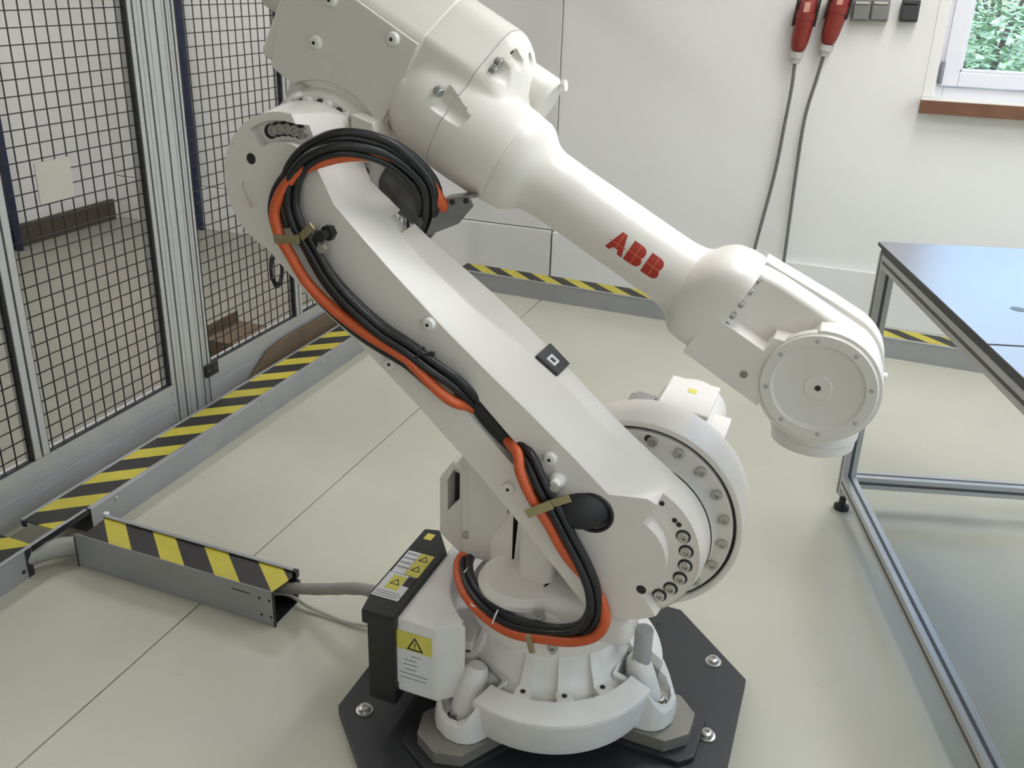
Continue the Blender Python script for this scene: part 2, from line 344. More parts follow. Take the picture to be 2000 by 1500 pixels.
# ---- pedestal: cast drum with three feet
def ringxy(r, z, n=72, a0=0): return [V((JX1 + r*math.cos(a0+2*PI*i/n), JY1 + r*math.sin(a0+2*PI*i/n), z)) for i in range(n)]
g = G(); g.loft([ringxy(r, z) for r, z in ((.20,.086),(.250,.086),(.257,.090),(.261,.10),(.272,.172),(.2735,.180),(.272,.186),(.268,.189),(.232,.2105),(.2265,.2115),(.2245,.209),(.2235,.188),(.205,.190),(.185,.205),(.168,.235),(.163,.30))])
ped = put('pedestal', g, M_CAST, rb, sharp=28)
hole_s = mesh('screw_hole', G().lathe((0,0,0), (0,0,1), [(0,.0062),(.0012,.0062)], 14), M_DARK)
O1 = V((JX1, JY1, 0))
def pol(a, r, z): return V((JX1 + r*math.cos(a), JY1 + r*math.sin(a), z))
for i in range(14):
    a = R(246 + 360/14*i)
    if any(abs(math.degrees(math.atan2(math.sin(a-f), math.cos(a-f)))) < 15 for f in FEET): continue
    def sec4(r, h, z0, z1): return [pol(a-h/r, r, z0), pol(a+h/r, r, z0), pol(a+h/r, r, z1), pol(a-h/r, r, z1)]
    put('rib', G().loft([sec4(.2285,.019,.185,.2108), sec4(.200,.019,.185,.2120), sec4(.194,.014,.188,.2165), sec4(.178,.012,.20,.250), sec4(.165,.010,.22,.288)]), M_CAST, ped, bevel=.0025)
    inst('screw_hole', hole_s, ped, pol(a, .209, .2112))
# feet
PKT = []
for a in FEET:
    e, n_ = V((math.cos(a), math.sin(a), 0)), V((-math.sin(a), math.cos(a), 0)); o = V((JX1, JY1, 0))
    pl = [(.185,-.072),(.235,-.072),(.272,-.070),(.290,-.062),(.306,-.046),(.318,-.020),(.318,.020),(.306,.046),(.290,.062),(.272,.070),(.235,.072),(.185,.072)]
    def top(x): return .2125 - .62*max(0, x-.222) if x < .273 else max(.126, .181 - 1.6*(x-.272))
    def ring(k, f): return [o + e*(x-(1-k)*.12) + n_*(y*k) + V((0,0,f(x))) for x, y in pl]
    g = G(); g.loft([ring(1., lambda x: .079), ring(1., lambda x: .105), ring(.975, lambda x: top(x)-.005), ring(.94, lambda x: top(x))])
    foot = put('foot', g, M_CAST, rb, bevel=.003)
    pk = [(.185,-.056),(.235,-.056),(.280,-.050),(.296,-.035),(.304,-.014),(.304,.014),(.296,.035),(.280,.050),(.235,.056),(.185,.056)]
    PKT.append([o + e*x + n_*y for x, y in pk]); cut(foot, [G().loft([[q + V((0,0,z)) for q in PKT[-1]] for z in (.1100, .30)])])
    put('foot_boss', G().lathe(o + e*.250 + V((0,0,.095)), (e*-.035 + V((0,0,.14))), [(0,.040),(.05,.037),(.10,.032),(.128,.026),(.134,.020)], 28), M_CAST, foot)
    if a == FEET[0]: put('locating_pin', G().lathe(o + e*.228 + V((0,0,.215)), (0,0,1), [(0,.0215),(.088,.0215),(.091,.0195)], 24), mat('pin_grey', (172,172,172), .4, .2), foot)
    put('foot_bolt', G().lathe(o + e*.280 + V((0,0,.1095)), (0,0,1), [(0,.013),(.003,.013),(.0032,.0115),(.013,.0115),(.014,.010),(.0142,.006),(.009,.006)], 24), M_STEEL, foot, label='zinc bolt holding the foot')
    put('bolt_seat', G().lathe(o + e*.280 + V((0,0,.1093)), (0,0,1), [(0,.0185),(.0012,.0185)], 24), M_DARK, foot)
cut(ped, [G().loft([[q + V((0,0,z)) for q in pk_] for z in (.1085, .30)]) for pk_ in PKT])
# neck of the pedestal and rear connection box, bored out round the turning axis
g = G(); g.loft([ringxy(r, z) for r, z in ((.160,.20),(.160,.31))])
put('neck', g, M_CAST, rb)
g = G(); bx = [(-.293,-.242),(-.192,-.242),(-.150,-.205),(-.02,-.16),(-.02,.16),(-.150,.205),(-.192,.242),(-.293,.242)]
g.loft([[V((JX1+x, JY1+y, z)) for x, y in bx] for z in (.135, .33, .345)])
box = put('rear_box', g, M_CAST, rb, bevel=.006)
cut(box, [G().lathe((JX1, JY1, 0), (0,0,1), [(.192,.245),(.40,.245)], 72)])
put('rear_step', G().box(JX1-.235, JX1-.15, JY1-.135, JY1-.02, .19, .235), M_CAST, box, bevel=.006)
put('step_screw', G().lathe((JX1-.20, JY1-.10, .235), (0,0,1), [(0,.006),(.0012,.006)], 12), M_DARK, box)
yb = JY1-.2425
put('label_sticker', G().box(JX1-.2915, JX1-.203, yb-.0012, yb, .163, .262), M_LABW, box)
put('warning_field', G().box(JX1-.2915, JX1-.203, yb-.0014, yb, .262, .312), M_YEL, box)
cx_, cz_ = JX1-.245, .284
tri = [(-.021,-.018),(.021,-.018),(0,.020)]; tri2 = [(-.0145,-.0142),(.0145,-.0142),(0,.0125)]
g = G()
for i in range(3):
    j = (i+1) % 3; q = [tri[i], tri[j], tri2[j], tri2[i]]
    g.loft([[V((cx_+x, y, cz_+z)) for x, z in q] for y in (yb-.0020, yb-.0013)])
g.box(cx_-.0013, cx_+.0013, yb-.0020, yb-.0013, cz_-.006, cz_+.004); g.box(cx_-.0013, cx_+.0013, yb-.0020, yb-.0013, cz_-.011, cz_-.008)
put('warning_triangle', g, M_INK, box)
g = G()
for i, (wd, xo) in enumerate(((.026,.036),(.030,.020),(.036,.016),(.028,.02),(.07,.008),(.066,.008))):
    g.box(JX1-.2915+xo, JX1-.2915+xo+wd, yb-.0016, yb-.0011, .246-i*.013, .249-i*.013)
pr_ = put('print_lines', g, M_INKG, box); pr_['kind'] = 'stuff'
# black connector cover at the back
g = G(); cv = [(-.372,-.262),(-.288,-.262),(-.288,.02),(-.345,.10),(-.385,.09),(-.385,-.19)]
g.loft([[V((JX1+x, JY1+y, z)) for x, y in cv] for z in (.318, .345, .356)])
g2 = G().box(JX1-.362, JX1-.292, JY1-.255, JY1+.06, .10, .32)
cover = put('connector_cover', g, M_BLK, rb, bevel=.005, label='black plastic connector cover with yellow and white stickers')
put('connector_body', g2, M_BLK, rb, bevel=.004, label='black connector housing')
put('data_sticker', G().box(JX1-.378, JX1-.308, JY1-.205, JY1-.11, .356, .3568), M_LABW, cover)
put('data_sticker', G().box(JX1-.376, JX1-.342, JY1-.108, JY1-.015, .356, .3568), M_LABW, cover)
put('hazard_sticker', G().box(JX1-.341, JX1-.305, JY1-.108, JY1-.015, .356, .3569), M_YEL, cover)
put('hazard_sticker', G().box(JX1-.362, JX1-.328, JY1-.172, JY1-.118, .3566, .3573), M_YEL, cover)
put('dark_sticker', G().box(JX1-.326, JX1-.307, JY1-.150, JY1-.112, .3566, .3573), M_INK, cover)
put('hazard_sticker', G().box(JX1-.366, JX1-.345, JY1+.045, JY1+.072, .356, .3568), M_YEL, cover)
for tx, ty in ((-.323,-.035),(-.323,-.078),(-.345,-.142)):
    g = G()
    for i in range(3):
        j = (i+1) % 3; q = [(tri[i][0]*.6, tri[i][1]*.6), (tri[j][0]*.6, tri[j][1]*.6), (tri2[j][0]*.6, tri2[j][1]*.6), (tri2[i][0]*.6, tri2[i][1]*.6)]
        g.loft([[V((JX1+tx+x, JY1+ty+y, z)) for x, y in q] for z in (.3568, .3578)])
    put('warning_triangle', g, M_INK, cover)
g = G()
for i in range(4): g.box(JX1-.374, JX1-.346+.004*(i % 2), JY1-.030-i*.019, JY1-.024-i*.019, .3567, .3572)
for i in range(3): g.box(JX1-.374, JX1-.314+.006*(i % 2), JY1-.200+i*.008, JY1-.197+i*.008, .3567, .3572)
pr_ = put('print_lines', g, M_INKG, cover); pr_['kind'] = 'stuff'
# ---- turntable frame
g = G(); g.loft([ringxy(r, z) for r, z in ((.150,.296),(.184,.300),(.194,.306),(.198,.318),(.198,.345),(.192,.356),(.178,.360),(.172,.372),(.160,.392),(.146,.400),(.05,.402))])
fr = put('turntable', g, M_ROB, rb, sharp=32)
# housing carrying the shoulder gear
def hull(pts):
    P = sorted(set(pts)); lo = []; up = []
    for p in P:
        while len(lo) > 1 and (lo[-1][0]-lo[-2][0])*(p[1]-lo[-2][1]) - (lo[-1][1]-lo[-2][1])*(p[0]-lo[-2][0]) <= 0: lo.pop()
        lo.append(p)
    for p in reversed(P):
        while len(up) > 1 and (up[-1][0]-up[-2][0])*(p[1]-up[-2][1]) - (up[-1][1]-up[-2][1])*(p[0]-up[-2][0]) <= 0: up.pop()
        up.append(p)
    return lo[:-1] + up[:-1]
cir = lambda c, r, n=64: [(c.x + r*math.cos(2*PI*i/n), c.z + r*math.sin(2*PI*i/n)) for i in range(n)]
H = hull(cir(J2, .222) + [(JX1-.155, .345), (JX1+.17, .345), (JX1+.215, .358), (JX1+.268, .395), (JX1-.155, .46)])
HI = hull(cir(J2, .214) + [(JX1-.147, .352), (JX1+.162, .352), (JX1-.147, .455)])
def prism(o2, y0, y1): return G().loft([[V((x, y, z)) for x, z in o2] for y in (y0, y1)])
sh = put('shoulder_housing', prism(H, 1.700, 1.815), M_ROB, rb, bevel=.010, seg=3)
g = G().lathe((J2.x, 0, J2.z), (0,1,0), [(1.705,.2105),(1.690,.2105),(1.687,.2135),(1.687,.221),(1.690,.2235),(1.80,.2235)], 96, cap=False)
put('housing_rim', g, M_ROB, sh)
put('seal_groove', G().lathe((J2.x, 0, J2.z), (0,1,0), [(1.699,.2108),(1.6985,.2108)], 96), M_DARK, sh, label='black gap around the shoulder gear')
gear = put('gear_flange', G().lathe((J2.x, 0, J2.z), (0,1,0), [(1.700,.2035),(1.689,.2035),(1.687,.201),(1.687,.176),(1.683,.172),(1.668,.168),(1.640,.166),(1.6345,.166)], 96), M_ROBL, rb)
put('gear_seam', G().lathe((J2.x, 0, J2.z), (0,1,0), [(1.6378,.1686),(1.6398,.1686)], 96), M_DARK, gear)
ring_b = mesh('gear_bolt', G().lathe((0,0,0), (0,-1,0), [(-.002,.0115),(.006,.0115),(.0072,.0105),(.0074,.0055),(.003,.005)], 20), M_BOLT)
for i in range(20):
    a = R(12 + 18*i); inst('gear_bolt', ring_b, gear, (J2.x + .187*math.cos(a), 1.687, J2.z + .187*math.sin(a)))
sm_hole = mesh('dowel_hole', G().lathe((0,0,0), (0,-1,0), [(0,.0085),(.0009,.0085)], 16), M_DARK)
for a in (-24, 87): inst('dowel_hole', sm_hole, gear, (J2.x + .19*math.cos(R(a)), 1.6868, J2.z + .19*math.sin(R(a))))
# motor behind the housing
put('shoulder_motor', G().lathe((JX1+.235, 0, .735), (0,1,0), [(1.80,.085),(1.83,.088),(2.02,.085),(2.03,.075)], 32), M_ROBL, rb, bevel=.0)
g = G(); o = V((JX1+.245, 1.90, .80)); ex = V((math.cos(R(-6)),0,math.sin(R(-6)))); ez = V((-ex.z,0,ex.x)); ey = V((0,1,0))
mb = put('motor_box', G().obox(o, ex, ey, ez, (-.055,.052), (-.085,.075), (-.06,.032)), M_ROB, rb, bevel=.005)
put('motor_box_lid', G().obox(o, ex, ey, ez, (-.058,.055), (-.088,.078), (.024,.034)), M_ROB, mb, bevel=.003)
put('hazard_sticker', G().obox(o, ex, ey, ez, (-.010,.010), (.008,.028), (.0342,.0349)), M_YEL, mb)
put('terminal_box', G().obox(V((JX1+.318, 1.87, .755)), ex, ey, ez, (-.022,.022), (-.055,.055), (-.045,.03)), M_ROB, rb, bevel=.005)
put('terminal_screw', G().lathe((JX1+.322, 1.8148, .762), (0,-1,0), [(0,.006),(.004,.006)], 12), M_BOLT, rb)
put('motor_connector', G().obox(V((JX1+.145, 1.86, .80)), ex, ey, ez, (-.032,.035), (-.055,.04), (-.045,.012)).obox(V((JX1+.145, 1.86, .80)), ex, ey, ez, (-.018,.028), (-.045,.03), (.010,.024)), mat('grey_connector', (150,148,144), .5, .3), rb, bevel=.004, label='grey motor connector')
# first-axis motor cover and its plates
g = G().box(JX1-.232, JX1-.105, 1.715, 1.85, .385, .685)
mc = put('motor_cover', g, M_ROBL, rb, bevel=.008)
put('cover_plate', G().box(JX1-.212, JX1-.112, 1.709, 1.716, .43, .672), M_ROBL, mc, bevel=.003)
put('cover_screw', G().lathe((JX1-.218, 1.714, .45), (0,-1,0), [(0,.009),(.006,.009),(.007,.007)], 14), M_BOLT, mc)
put('cover_screw', G().lathe((JX1-.120, 1.709, .44), (0,-1,0), [(0,.006),(.004,.006)], 14), M_BOLT, mc)
put('cover_screw', G().lathe((JX1-.140, 1.709, .435), (0,-1,0), [(0,.005),(.004,.005)], 14), M_DARK, mc)
g = prism([(JX1-.30,.42),(JX1-.225,.36),(JX1-.225,.61),(JX1-.262,.63),(JX1-.30,.575)], 1.735, 1.80)
sb = put('side_bracket', g, M_ROBL, rb, bevel=.006)
cut(sb, [prism([(JX1-.277,.49),(JX1-.245,.53),(JX1-.245,.60),(JX1-.262,.605),(JX1-.277,.575)], 1.70, 1.79)])
put('bracket_recess', prism([(JX1-.279,.485),(JX1-.243,.525),(JX1-.243,.602),(JX1-.262,.607),(JX1-.279,.578)], 1.778, 1.782), M_DARK, sb)
put('rear_rib', prism([(JX1-.10,.39),(JX1-.085,.39),(JX1-.07,.62),(JX1-.10,.62)], 1.70, 1.80), M_ROBL, rb, bevel=.006)
put('shoulder_web', prism([(JX1-.06,.385),(JX1+.02,.385),(JX1+.03,.53),(JX1-.06,.56)], 1.64, 1.74), M_ROB, rb, bevel=.02, seg=3)
put('turntable_hub', G().lathe((JX1-.05, JY1-.075, .395), (0,0,1), [(0,.105),(.012,.104),(.026,.092),(.030,.07)], 40), M_ROB, rb)
g = G().box(JX1-.02, JX1+.222, 1.585, 1.72, .340, .425); put('turntable_shoulder', g, M_ROB, rb, bevel=.03, seg=4)

# ---- lower arm
ea = V((J3.x-J2.x, 0, J3.z-J2.z)).normalized(); na = V((ea.z, 0, -ea.x))
def LA(s, n, y): p = J2 + ea*s + na*n; return V((p.x, y, p.z))
def arc(cx, cy, r, a0, a1, k): return [(cx + r*math.cos(R(a0+(a1-a0)*i/(k-1))), cy + r*math.sin(R(a0+(a1-a0)*i/(k-1)))) for i in range(k)]
def arm_out(r2, r3, low, upp, a2=80, a3=80): return arc(0, 0, r2, a2, 252, 40) + low + arc(.995, -.03, r3, -112, a3, 40) + upp
OC = arm_out(.167, .157, [(.12,-.142),(.3,-.136),(.46,-.140),(.64,-.150),(.80,-.172)], [(.90,.070),(.80,.080),(.72,.089),(.56,.117),(.43,.131),(.34,.137),(.21,.143),(.11,.154)])
OB = arm_out(.165, .155, [(.12,-.140),(.3,-.134),(.46,-.138),(.64,-.148),(.80,-.170)], [(.90,.050),(.80,.053),(.72,.058),(.56,.079),(.43,.107),(.34,.121),(.21,.130),(.11,.146)], 78, 70)
OA = arm_out(.151, .146, [(.12,-.135),(.3,-.131),(.46,-.133),(.64,-.143),(.80,-.163)], [(.90,.031),(.80,.031),(.72,.032),(.56,.039),(.43,.051),(.34,.061),(.21,.072),(.11,.078)], 66, 56)
def mixo(a_, b_, k): return [(p[0]*(1-k) + q[0]*k, p[1]*(1-k) + q[1]*k) for p, q in zip(a_, b_)]
la = put('lower_arm', G().loft([[LA(s, n, y) for s, n in o_] for o_, y in ((mixo(OA, [(a_[0]*.985+.006, a_[1]*.97) for a_ in OA], .6), 1.5300), (OA, 1.5312), (mixo(OA, OB, .06), 1.5345), (mixo(OA, OB, .95), 1.597), (OB, 1.601), (mixo(OB, OC, .1), 1.604), (OC, 1.634), (mixo(OC, OB, .2), 1.6375))]), M_ROB, rb, sharp=24)
def sector(cx, cy, ri, ro, a0, a1, y0, y1, k=28):
    P = arc(cx, cy, ro, a0, a1, k) + arc(cx, cy, ri, a1, a0, k)
    return G().loft([[LA(s, n, y) for s, n in P] for y in (y0, y1)])
def cyl(s, n, r, y0, y1, k=24): return G().loft([[LA(s + r*math.cos(2*PI*i/k), n + r*math.sin(2*PI*i/k), y) for i in range(k)] for y in (y0, y1)])
slot = [(.272,-.050),(.292,-.014),(.30,-.010),(.45,-.010),(.464,-.020),(.458,-.046),(.44,-.052)]
cut(la, [sector(0, 0, .098, .1575, 73, 190, 1.45, 1.5675), sector(.995, -.03, .088, .130, 12, 76, 1.45, 1.556), G().loft([[LA(s, n, y) for s, n in ((1.02,-.128),(1.062,-.112),(1.070,-.098),(1.03,-.100),(1.012,-.118))] for y in (1.45, 1.538)]),
         cyl(-.086, -.011, .0105, 1.45, 1.56), cyl(1.083, -.048, .0115, 1.45, 1.56),
         G().loft([[LA(s, n, y) for s, n in slot] for y in (1.45, 1.60)]), cyl(.10, .020, .040, 1.45, 1.59, 32),
         G().loft([[LA(s, n, y) for s, n in ((.775,.060),(.815,.060),(.815,.14),(.775,.14))] for y in (1.605, 1.66)])])
put('arm_recess', cyl(-.086, -.011, .0108, 1.5318, 1.5345), M_DARK, la); put('arm_recess', cyl(1.083, -.048, .0118, 1.5318, 1.5345), M_DARK, la)
put('slot_floor', G().loft([[LA(s, n, y) for s, n in ((.275,-.052),(.275,-.008),(.464,-.008),(.464,-.052))] for y in (1.597, 1.5995)]), M_DARK, la)
put('grommet', G().tube(spline([(-.456,1.530,.700),(-.434,1.527,.705),(-.408,1.532,.711),(-.392,1.548,.715),(-.386,1.575,.716)], 6), lambda u: .026+.013*math.sin(min(1, u*1.8)*PI/2), 24), mat('matt_black_rubber', (36,36,38), .62), la, sharp=0, label='fat black rubber cable entry')
put('grommet_ring', G().tube([LA(.1 + .041*math.cos(2*PI*i/32), .020 + .041*math.sin(2*PI*i/32), 1.5295) for i in range(33)], .004, 8), M_BLK, la, sharp=0)
sock_b = mesh('joint_bolt', G().lathe((0,0,0), (0,-1,0), [(-.004,.0115),(.006,.0115),(.0075,.0100),(.0076,.0055),(.002,.005)], 20), M_BOLT)
sock_r = mesh('bolt_seat', G().lathe((0,0,0), (0,-1,0), [(0,.0150),(.0009,.0150)], 20), M_DARK)
for s, n in ((-.049,.122),(-.078,.105),(-.102,.082),(-.119,.054),(-.128,.021),(-.129,-.010)):
    inst('joint_bolt', sock_b, la, LA(s, n, 1.5672)); inst('bolt_seat', sock_r, la, LA(s, n, 1.5674))
for s, n in ((.030,.134),(-.012,.131),(-.024,.132),(-.126,-.028)): inst('dowel_hole', mesh('dowel_hole', G().lathe((0,0,0), (0,-1,0), [(0,.0055),(.001,.0055)], 12), M_DARK), la, LA(s, n, 1.5673))
for a in (64, 55, 46, 37, 28): inst('joint_bolt', sock_b, la, LA(.995 + .110*math.cos(R(a)), -.03 + .110*math.sin(R(a)), 1.5555)); 
for a in (59.5, 50.5, 41.5, 32.5, 23.5): inst('bolt_seat', sock_r, la, LA(.995 + .110*math.cos(R(a)), -.03 + .110*math.sin(R(a)), 1.5558))
cap_me = mesh('screw_cap', G().lathe((0,0,0), (0,-1,0), [(-.003,.0145),(.005,.0142),(.009,.0115),(.0105,.006),(.0106,.0042)], 24), M_CAP)
dot_me = mesh('cap_hole', G().lathe((0,0,0), (0,-1,0), [(0,.0040),(.0013,.0036)], 12), M_DARK)
def cap(par, p, yy):
    c = inst('screw_cap', cap_me, par, p); inst('cap_hole', dot_me, par, V(p) + V((0,-.0100,0)))
for s, n in ((.597,.019),(.238,.030),(.59,-.114),(.238,-.093),(.874,-.026)): cap(la, LA(s, n, 1.530), 0)
# black label wrapped over the top face
def topn(s, y): k = (y-1.604)/.030; return (.110+.014*(.43-s)/.09)*(1-k) + (.131+.006*(.43-s)/.09)*k
g = G().loft([[LA(s, topn(s, y)*(1-dk) + dk*(topn(s, y)+.006) + .0005, y) for s, dk in ((.352,-.3),(.410,-.3),(.410,1),(.352,1))] for y in (1.601, 1.638)])
lb = put('arm_label', g, mat('dark_label', (52,52,54), .45), la, bevel=.002, label='dark label with a white symbol')
g = G()
for s0, s1, y0, y1 in ((.370,.375,1.609,1.623),(.387,.392,1.609,1.623),(.375,.387,1.609,1.6125),(.375,.387,1.6195,1.623)):
    g.loft([[LA(s, topn(s, y) + dn, y) for s, dn in ((s0,.0055),(s1,.0055),(s1,.0078),(s0,.0078))] for y in (y0, y1)])
put('label_symbol', g, M_LABW, lb)
# ---- upper arm
ua = R(-28.6); eu = V((math.cos(ua), 0, math.sin(ua))); mu = V((-eu.z, 0, eu.x)); Y0 = JY1
def UA(t, p, y): q = J5 + eu*t + mu*p; return V((q.x, y, q.z))
PC = -.009
def rnd(t, r, pc=PC, n=56): return [UA(t, pc + r*math.cos(2*PI*i/n), Y0 + r*math.sin(2*PI*i/n)) for i in range(n)]
# elbow gear ring on the lower arm side
G3 = V((J3.x-.012, 0, J3.z+.010))
elb = put('elbow_gear', G().lathe((G3.x, 0, G3.z), (0,1,0), [(1.636,.104),(1.647,.104),(1.648,.129),(1.659,.130),(1.663,.135),(1.672,.142),(1.70,.150)], 72), M_ROB, rb, sharp=28)
eb = mesh('elbow_bolt', G().lathe((0,0,0), (0,-1,0), [(0,.0100),(.009,.0100),(.011,.008)], 18), M_CAP)
ebs = mesh('elbow_notch', G().lathe((0,0,0), (0,-1,0), [(0,.0085),(.0014,.0085)], 18), mat('notch_grey', (96,95,92), .5))
for i in range(16):
    a = R(22.5*i + 6); inst('elbow_bolt', eb, elb, (G3.x + .1175*math.cos(a), 1.648, G3.z + .1175*math.sin(a)))
    a += R(9); inst('elbow_notch', ebs, elb, (G3.x + .1165*math.cos(a), 1.6478, G3.z + .1165*math.sin(a)))
# elbow housing: body, barrel, boss
sec = [(-.118,1.690),(-.112,1.672),(.100,1.668),(.112,1.671),(.186,1.742),(.197,1.765),(.197,1.82),(.17,1.86),(-.10,1.86),(-.118,1.84)]
def shrink(k, sec=sec, c=(.02,1.765)): return [(c[0]+(p-c[0])*k, c[1]+(y-c[1])*k) for p, y in sec]
def front(t_off):   # sloping front end: the higher the point the further back it ends
    return [UA(-.775 - .10*max(0, (p-.10)/.10)*.55 - t_off - (.05 if y < 1.70 else 0), p, y) for p, y in sec]
g = G(); g.loft([[UA(-1.305, p, y) for p, y in shrink(.95)], [UA(-1.290, p, y) for p, y in sec], [UA(-.985, p, y) for p, y in sec]])
hs = put('elbow_housing', g, M_ROB, rb, bevel=.008, seg=3)
def rayhit(poly, c, d):
    best = 0.
    for i in range(len(poly)):
        (x1, y1), (x2, y2) = poly[i], poly[(i+1) % len(poly)]; ex_, ey_ = x2-x1, y2-y1; den = d[0]*ey_ - d[1]*ex_
        if abs(den) < 1e-9: continue
        k = ((x1-c[0])*ey_ - (y1-c[1])*ex_)/den; u = ((x1-c[0])*d[1] - (y1-c[1])*d[0])/den
        if k > 0 and -1e-6 <= u <= 1+1e-6: best = max(best, k)
    return best
def uring(t_, r, k, ny=1.671, n=96):
    """section of the elbow shell: round barrel plus the chamfered top box, k = how much of the box is left"""
    P0 = .02; top_ = P0 + .175*k; ch = P0 + .092*k
    bp = [(-.08, 1.70), (-.02, ny), (ch, ny), (top_-.010, 1.742+.02*(1-k)), (top_, 1.764), (top_, 1.815), (top_-.03, 1.852), (-.08, 1.852)]
    c = (.0, 1.748); out = []
    for i in range(n):
        a = 2*PI*i/n; d = (math.cos(a), math.sin(a)); rb_ = rayhit(bp, c, d) if k > .02 else 0
        oc = (c[0]-PC, c[1]-Y0); bq = oc[0]*d[0] + oc[1]*d[1]; rc = -bq + math.sqrt(max(0, bq*bq - (oc[0]**2+oc[1]**2-r*r)))
        m_ = max(rb_, rc); q_ = min(rb_, rc)
        if rb_: m_ += max(0, .012 - (m_-q_))**2/.048        # soft blend where the two shapes meet
        out.append(UA(t_, c[0] + d[0]*m_, c[1] + d[1]*m_))
    return out
SH = [(-1.01,.062,.97,1.676),(-.995,.075,.985,1.673),(-.980,.088,1,1.671),(-.962,.098,1,1.671),(-.935,.105,1,1.672),(-.90,.108,1,1.674),(-.868,.1085,1,1.677),(-.852,.1085,.985,1.680),(-.838,.1085,.95,1.684),(-.822,.1083,.88,1.690),(-.806,.108,.78,1.698),(-.790,.1075,.66,1.706),(-.775,.107,.5,1.712),(-.762,.106,.3,1.72),(-.745,.1045,0,1.72),(-.735,.1035,0,1.72),(-.7345,.1015,0,1.72),(-.7315,.1015,0,1.72)]
hf = put('elbow_shell', G().loft([uring(*q) for q in SH]), M_ROB, rb, sharp=45)
_sm = uring(-.868, .1087, 1.003, 1.6767); put('housing_seam', G().tube(_sm + _sm[:1], .0010, 6), mat('seam_grey', (178,176,171), .5), hf, sharp=0)
put('elbow_boss', G().loft([[V((x, y, z)) for x, z in hull(cir(J3, .150) + [(UA(-1.235,-.10,0).x, UA(-1.235,-.10,0).z), (UA(-.96,-.09,0).x, UA(-.96,-.09,0).z)])] for y in (1.690, 1.84)]), M_ROB, rb, bevel=.012, seg=3)
brl = hf
cov = [(-1.272,-.075),(-1.262,-.118),(-1.225,-.122)] + [(-1.079 + .158*math.cos(R(a)), -.222 + .158*math.sin(R(a))) for a in (140,132,124,116,108,100,92,84,76,68,60,50)] + [(-.990,-.085),(-.985,.02),(-.990,.098),(-1.28,.104),(-1.29,.0)]
cvp = put('elbow_cover', G().loft([[UA(t_, p, y) for t_, p in cov] for y in (1.661, 1.675)]), M_ROBL, rb, bevel=.003)
for t_, p in ((-1.187,-.018),(-1.040,.079),(-1.191,.073)): cap(cvp, UA(t_, p, 1.661), 0)
# cast lettering on the cover (embossed lines)
g = G()
def bar(t0, p0, t1, p1, wd, y0=1.6598, y1=1.662):
    d = V((t1-t0, p1-p0, 0)).normalized(); n_ = V((-d.y, d.x, 0))*wd/2
    q = [(t0-n_.x, p0-n_.y), (t1-n_.x, p1-n_.y), (t1+n_.x, p1+n_.y), (t0+n_.x, p0+n_.y)]
    g.loft([[UA(a, c, y) for a, c in q] for y in (y0, y1)])
for k, (t0, t1) in enumerate(((-1.165,-1.125),(-1.16,-1.10),(-1.115,-1.06),(-1.165,-1.085),(-1.13,-1.04))):
    pz = -.020 - .0115*k; x = t0
    while x < t1:
        ww = random.choice((.004, .007, .009)); bar(x, pz, min(x+ww, t1), pz, .0032); x += ww + .0025
put('cast_lettering', g, M_ROBL, cvp)
# stop lug and its round pocket, under the cover
put('stop_lug', G().loft([[UA(t_, p, y) for t_, p in [(-1.040,-.084),(-.990,-.074),(-.962,-.108),(-.985,-.138),(-1.028,-.112)]] for y in (1.622, 1.70)]), M_ROB, rb, bevel=.004)
put('stop_pin', G().lathe(UA(-1.008,-.150,1.640), (0,1,0), [(0,.024),(.003,.026),(.06,.026)], 24), mat('stop_grey', (120,120,122), .45), rb)
# scoops with screws
def scoop(ob, o, ax, rr, ln):
    ax = V(ax).normalized(); return G().lathe(o, ax, [(-ln*.5, rr), (ln*.5, rr)], 28)
cut(brl, [scoop(brl, UA(-.872,.046,Y0-.108), V((eu.x,-.42,eu.z)) - mu*.1, .029, .075)])
put('scoop_screw', G().lathe(UA(-.910,.050,Y0-.090), V((eu.x,-.42,eu.z)), [(0,.0095),(.012,.0095),(.014,.007)], 16), M_STEEL, brl)
cut(hf, [G().lathe(UA(-.850,.138,1.703), V((eu.x,-.12,eu.z)), [(0,.023),(.11,.023)], 28), G().lathe(UA(-.842,.167,1.742), eu - mu*.25, [(0,.0095),(.10,.0095)], 18), G().lathe(UA(-.842,.170,1.785), eu - mu*.25, [(0,.0095),(.10,.0095)], 18)])
for p, y in ((.147,1.703),(.130,1.697)): put('scoop_screw', G().lathe(UA(-.851,p,y), eu, [(0,.0078),(.011,.0078),(.013,.006)], 16), M_STEEL, hf)
for p, y in ((.167,1.742),(.170,1.785)): put('scoop_hole', G().lathe(UA(-.8425,p,y), eu, [(0,.006),(.0015,.006)], 14), M_DARK, hf)
put('side_motor', G().lathe(UA(-.83,.10,1.82), eu, [(0,.055),(.075,.055),(.085,.048)], 32), M_ROBL, rb)
put('vent_plug', G().lathe(UA(-.765,.128,1.835), eu*.7+mu*.5, [(0,.014),(.012,.014),(.013,.009),(.028,.009),(.029,.012),(.036,.012)], 16), M_CAP, rb)
# rear motors of the wrist axes
for k, (p, y) in enumerate(((.10,1.73),(.10,1.815),(-.02,1.79))):
    put('wrist_motor', G().lathe(UA(-1.29, p, y), eu*-1, [(0,.042),(.10,.042),(.104,.038),(.13,.038),(.134,.034)], 28), M_BLK if k < 1 else M_ROBL, rb)
# forearm tube
fa = put('forearm', G().loft([rnd(t_, r_) for t_, r_ in ((-.7325,.099),(-.731,.1025),(-.705,.100),(-.690,.093),(-.678,.082),(-.666,.0745),(-.650,.0705),(-.60,.0690),(-.36,.0690),(-.335,.0700),(-.31,.074),(-.295,.078))]), M_ROB, rb, sharp=32)
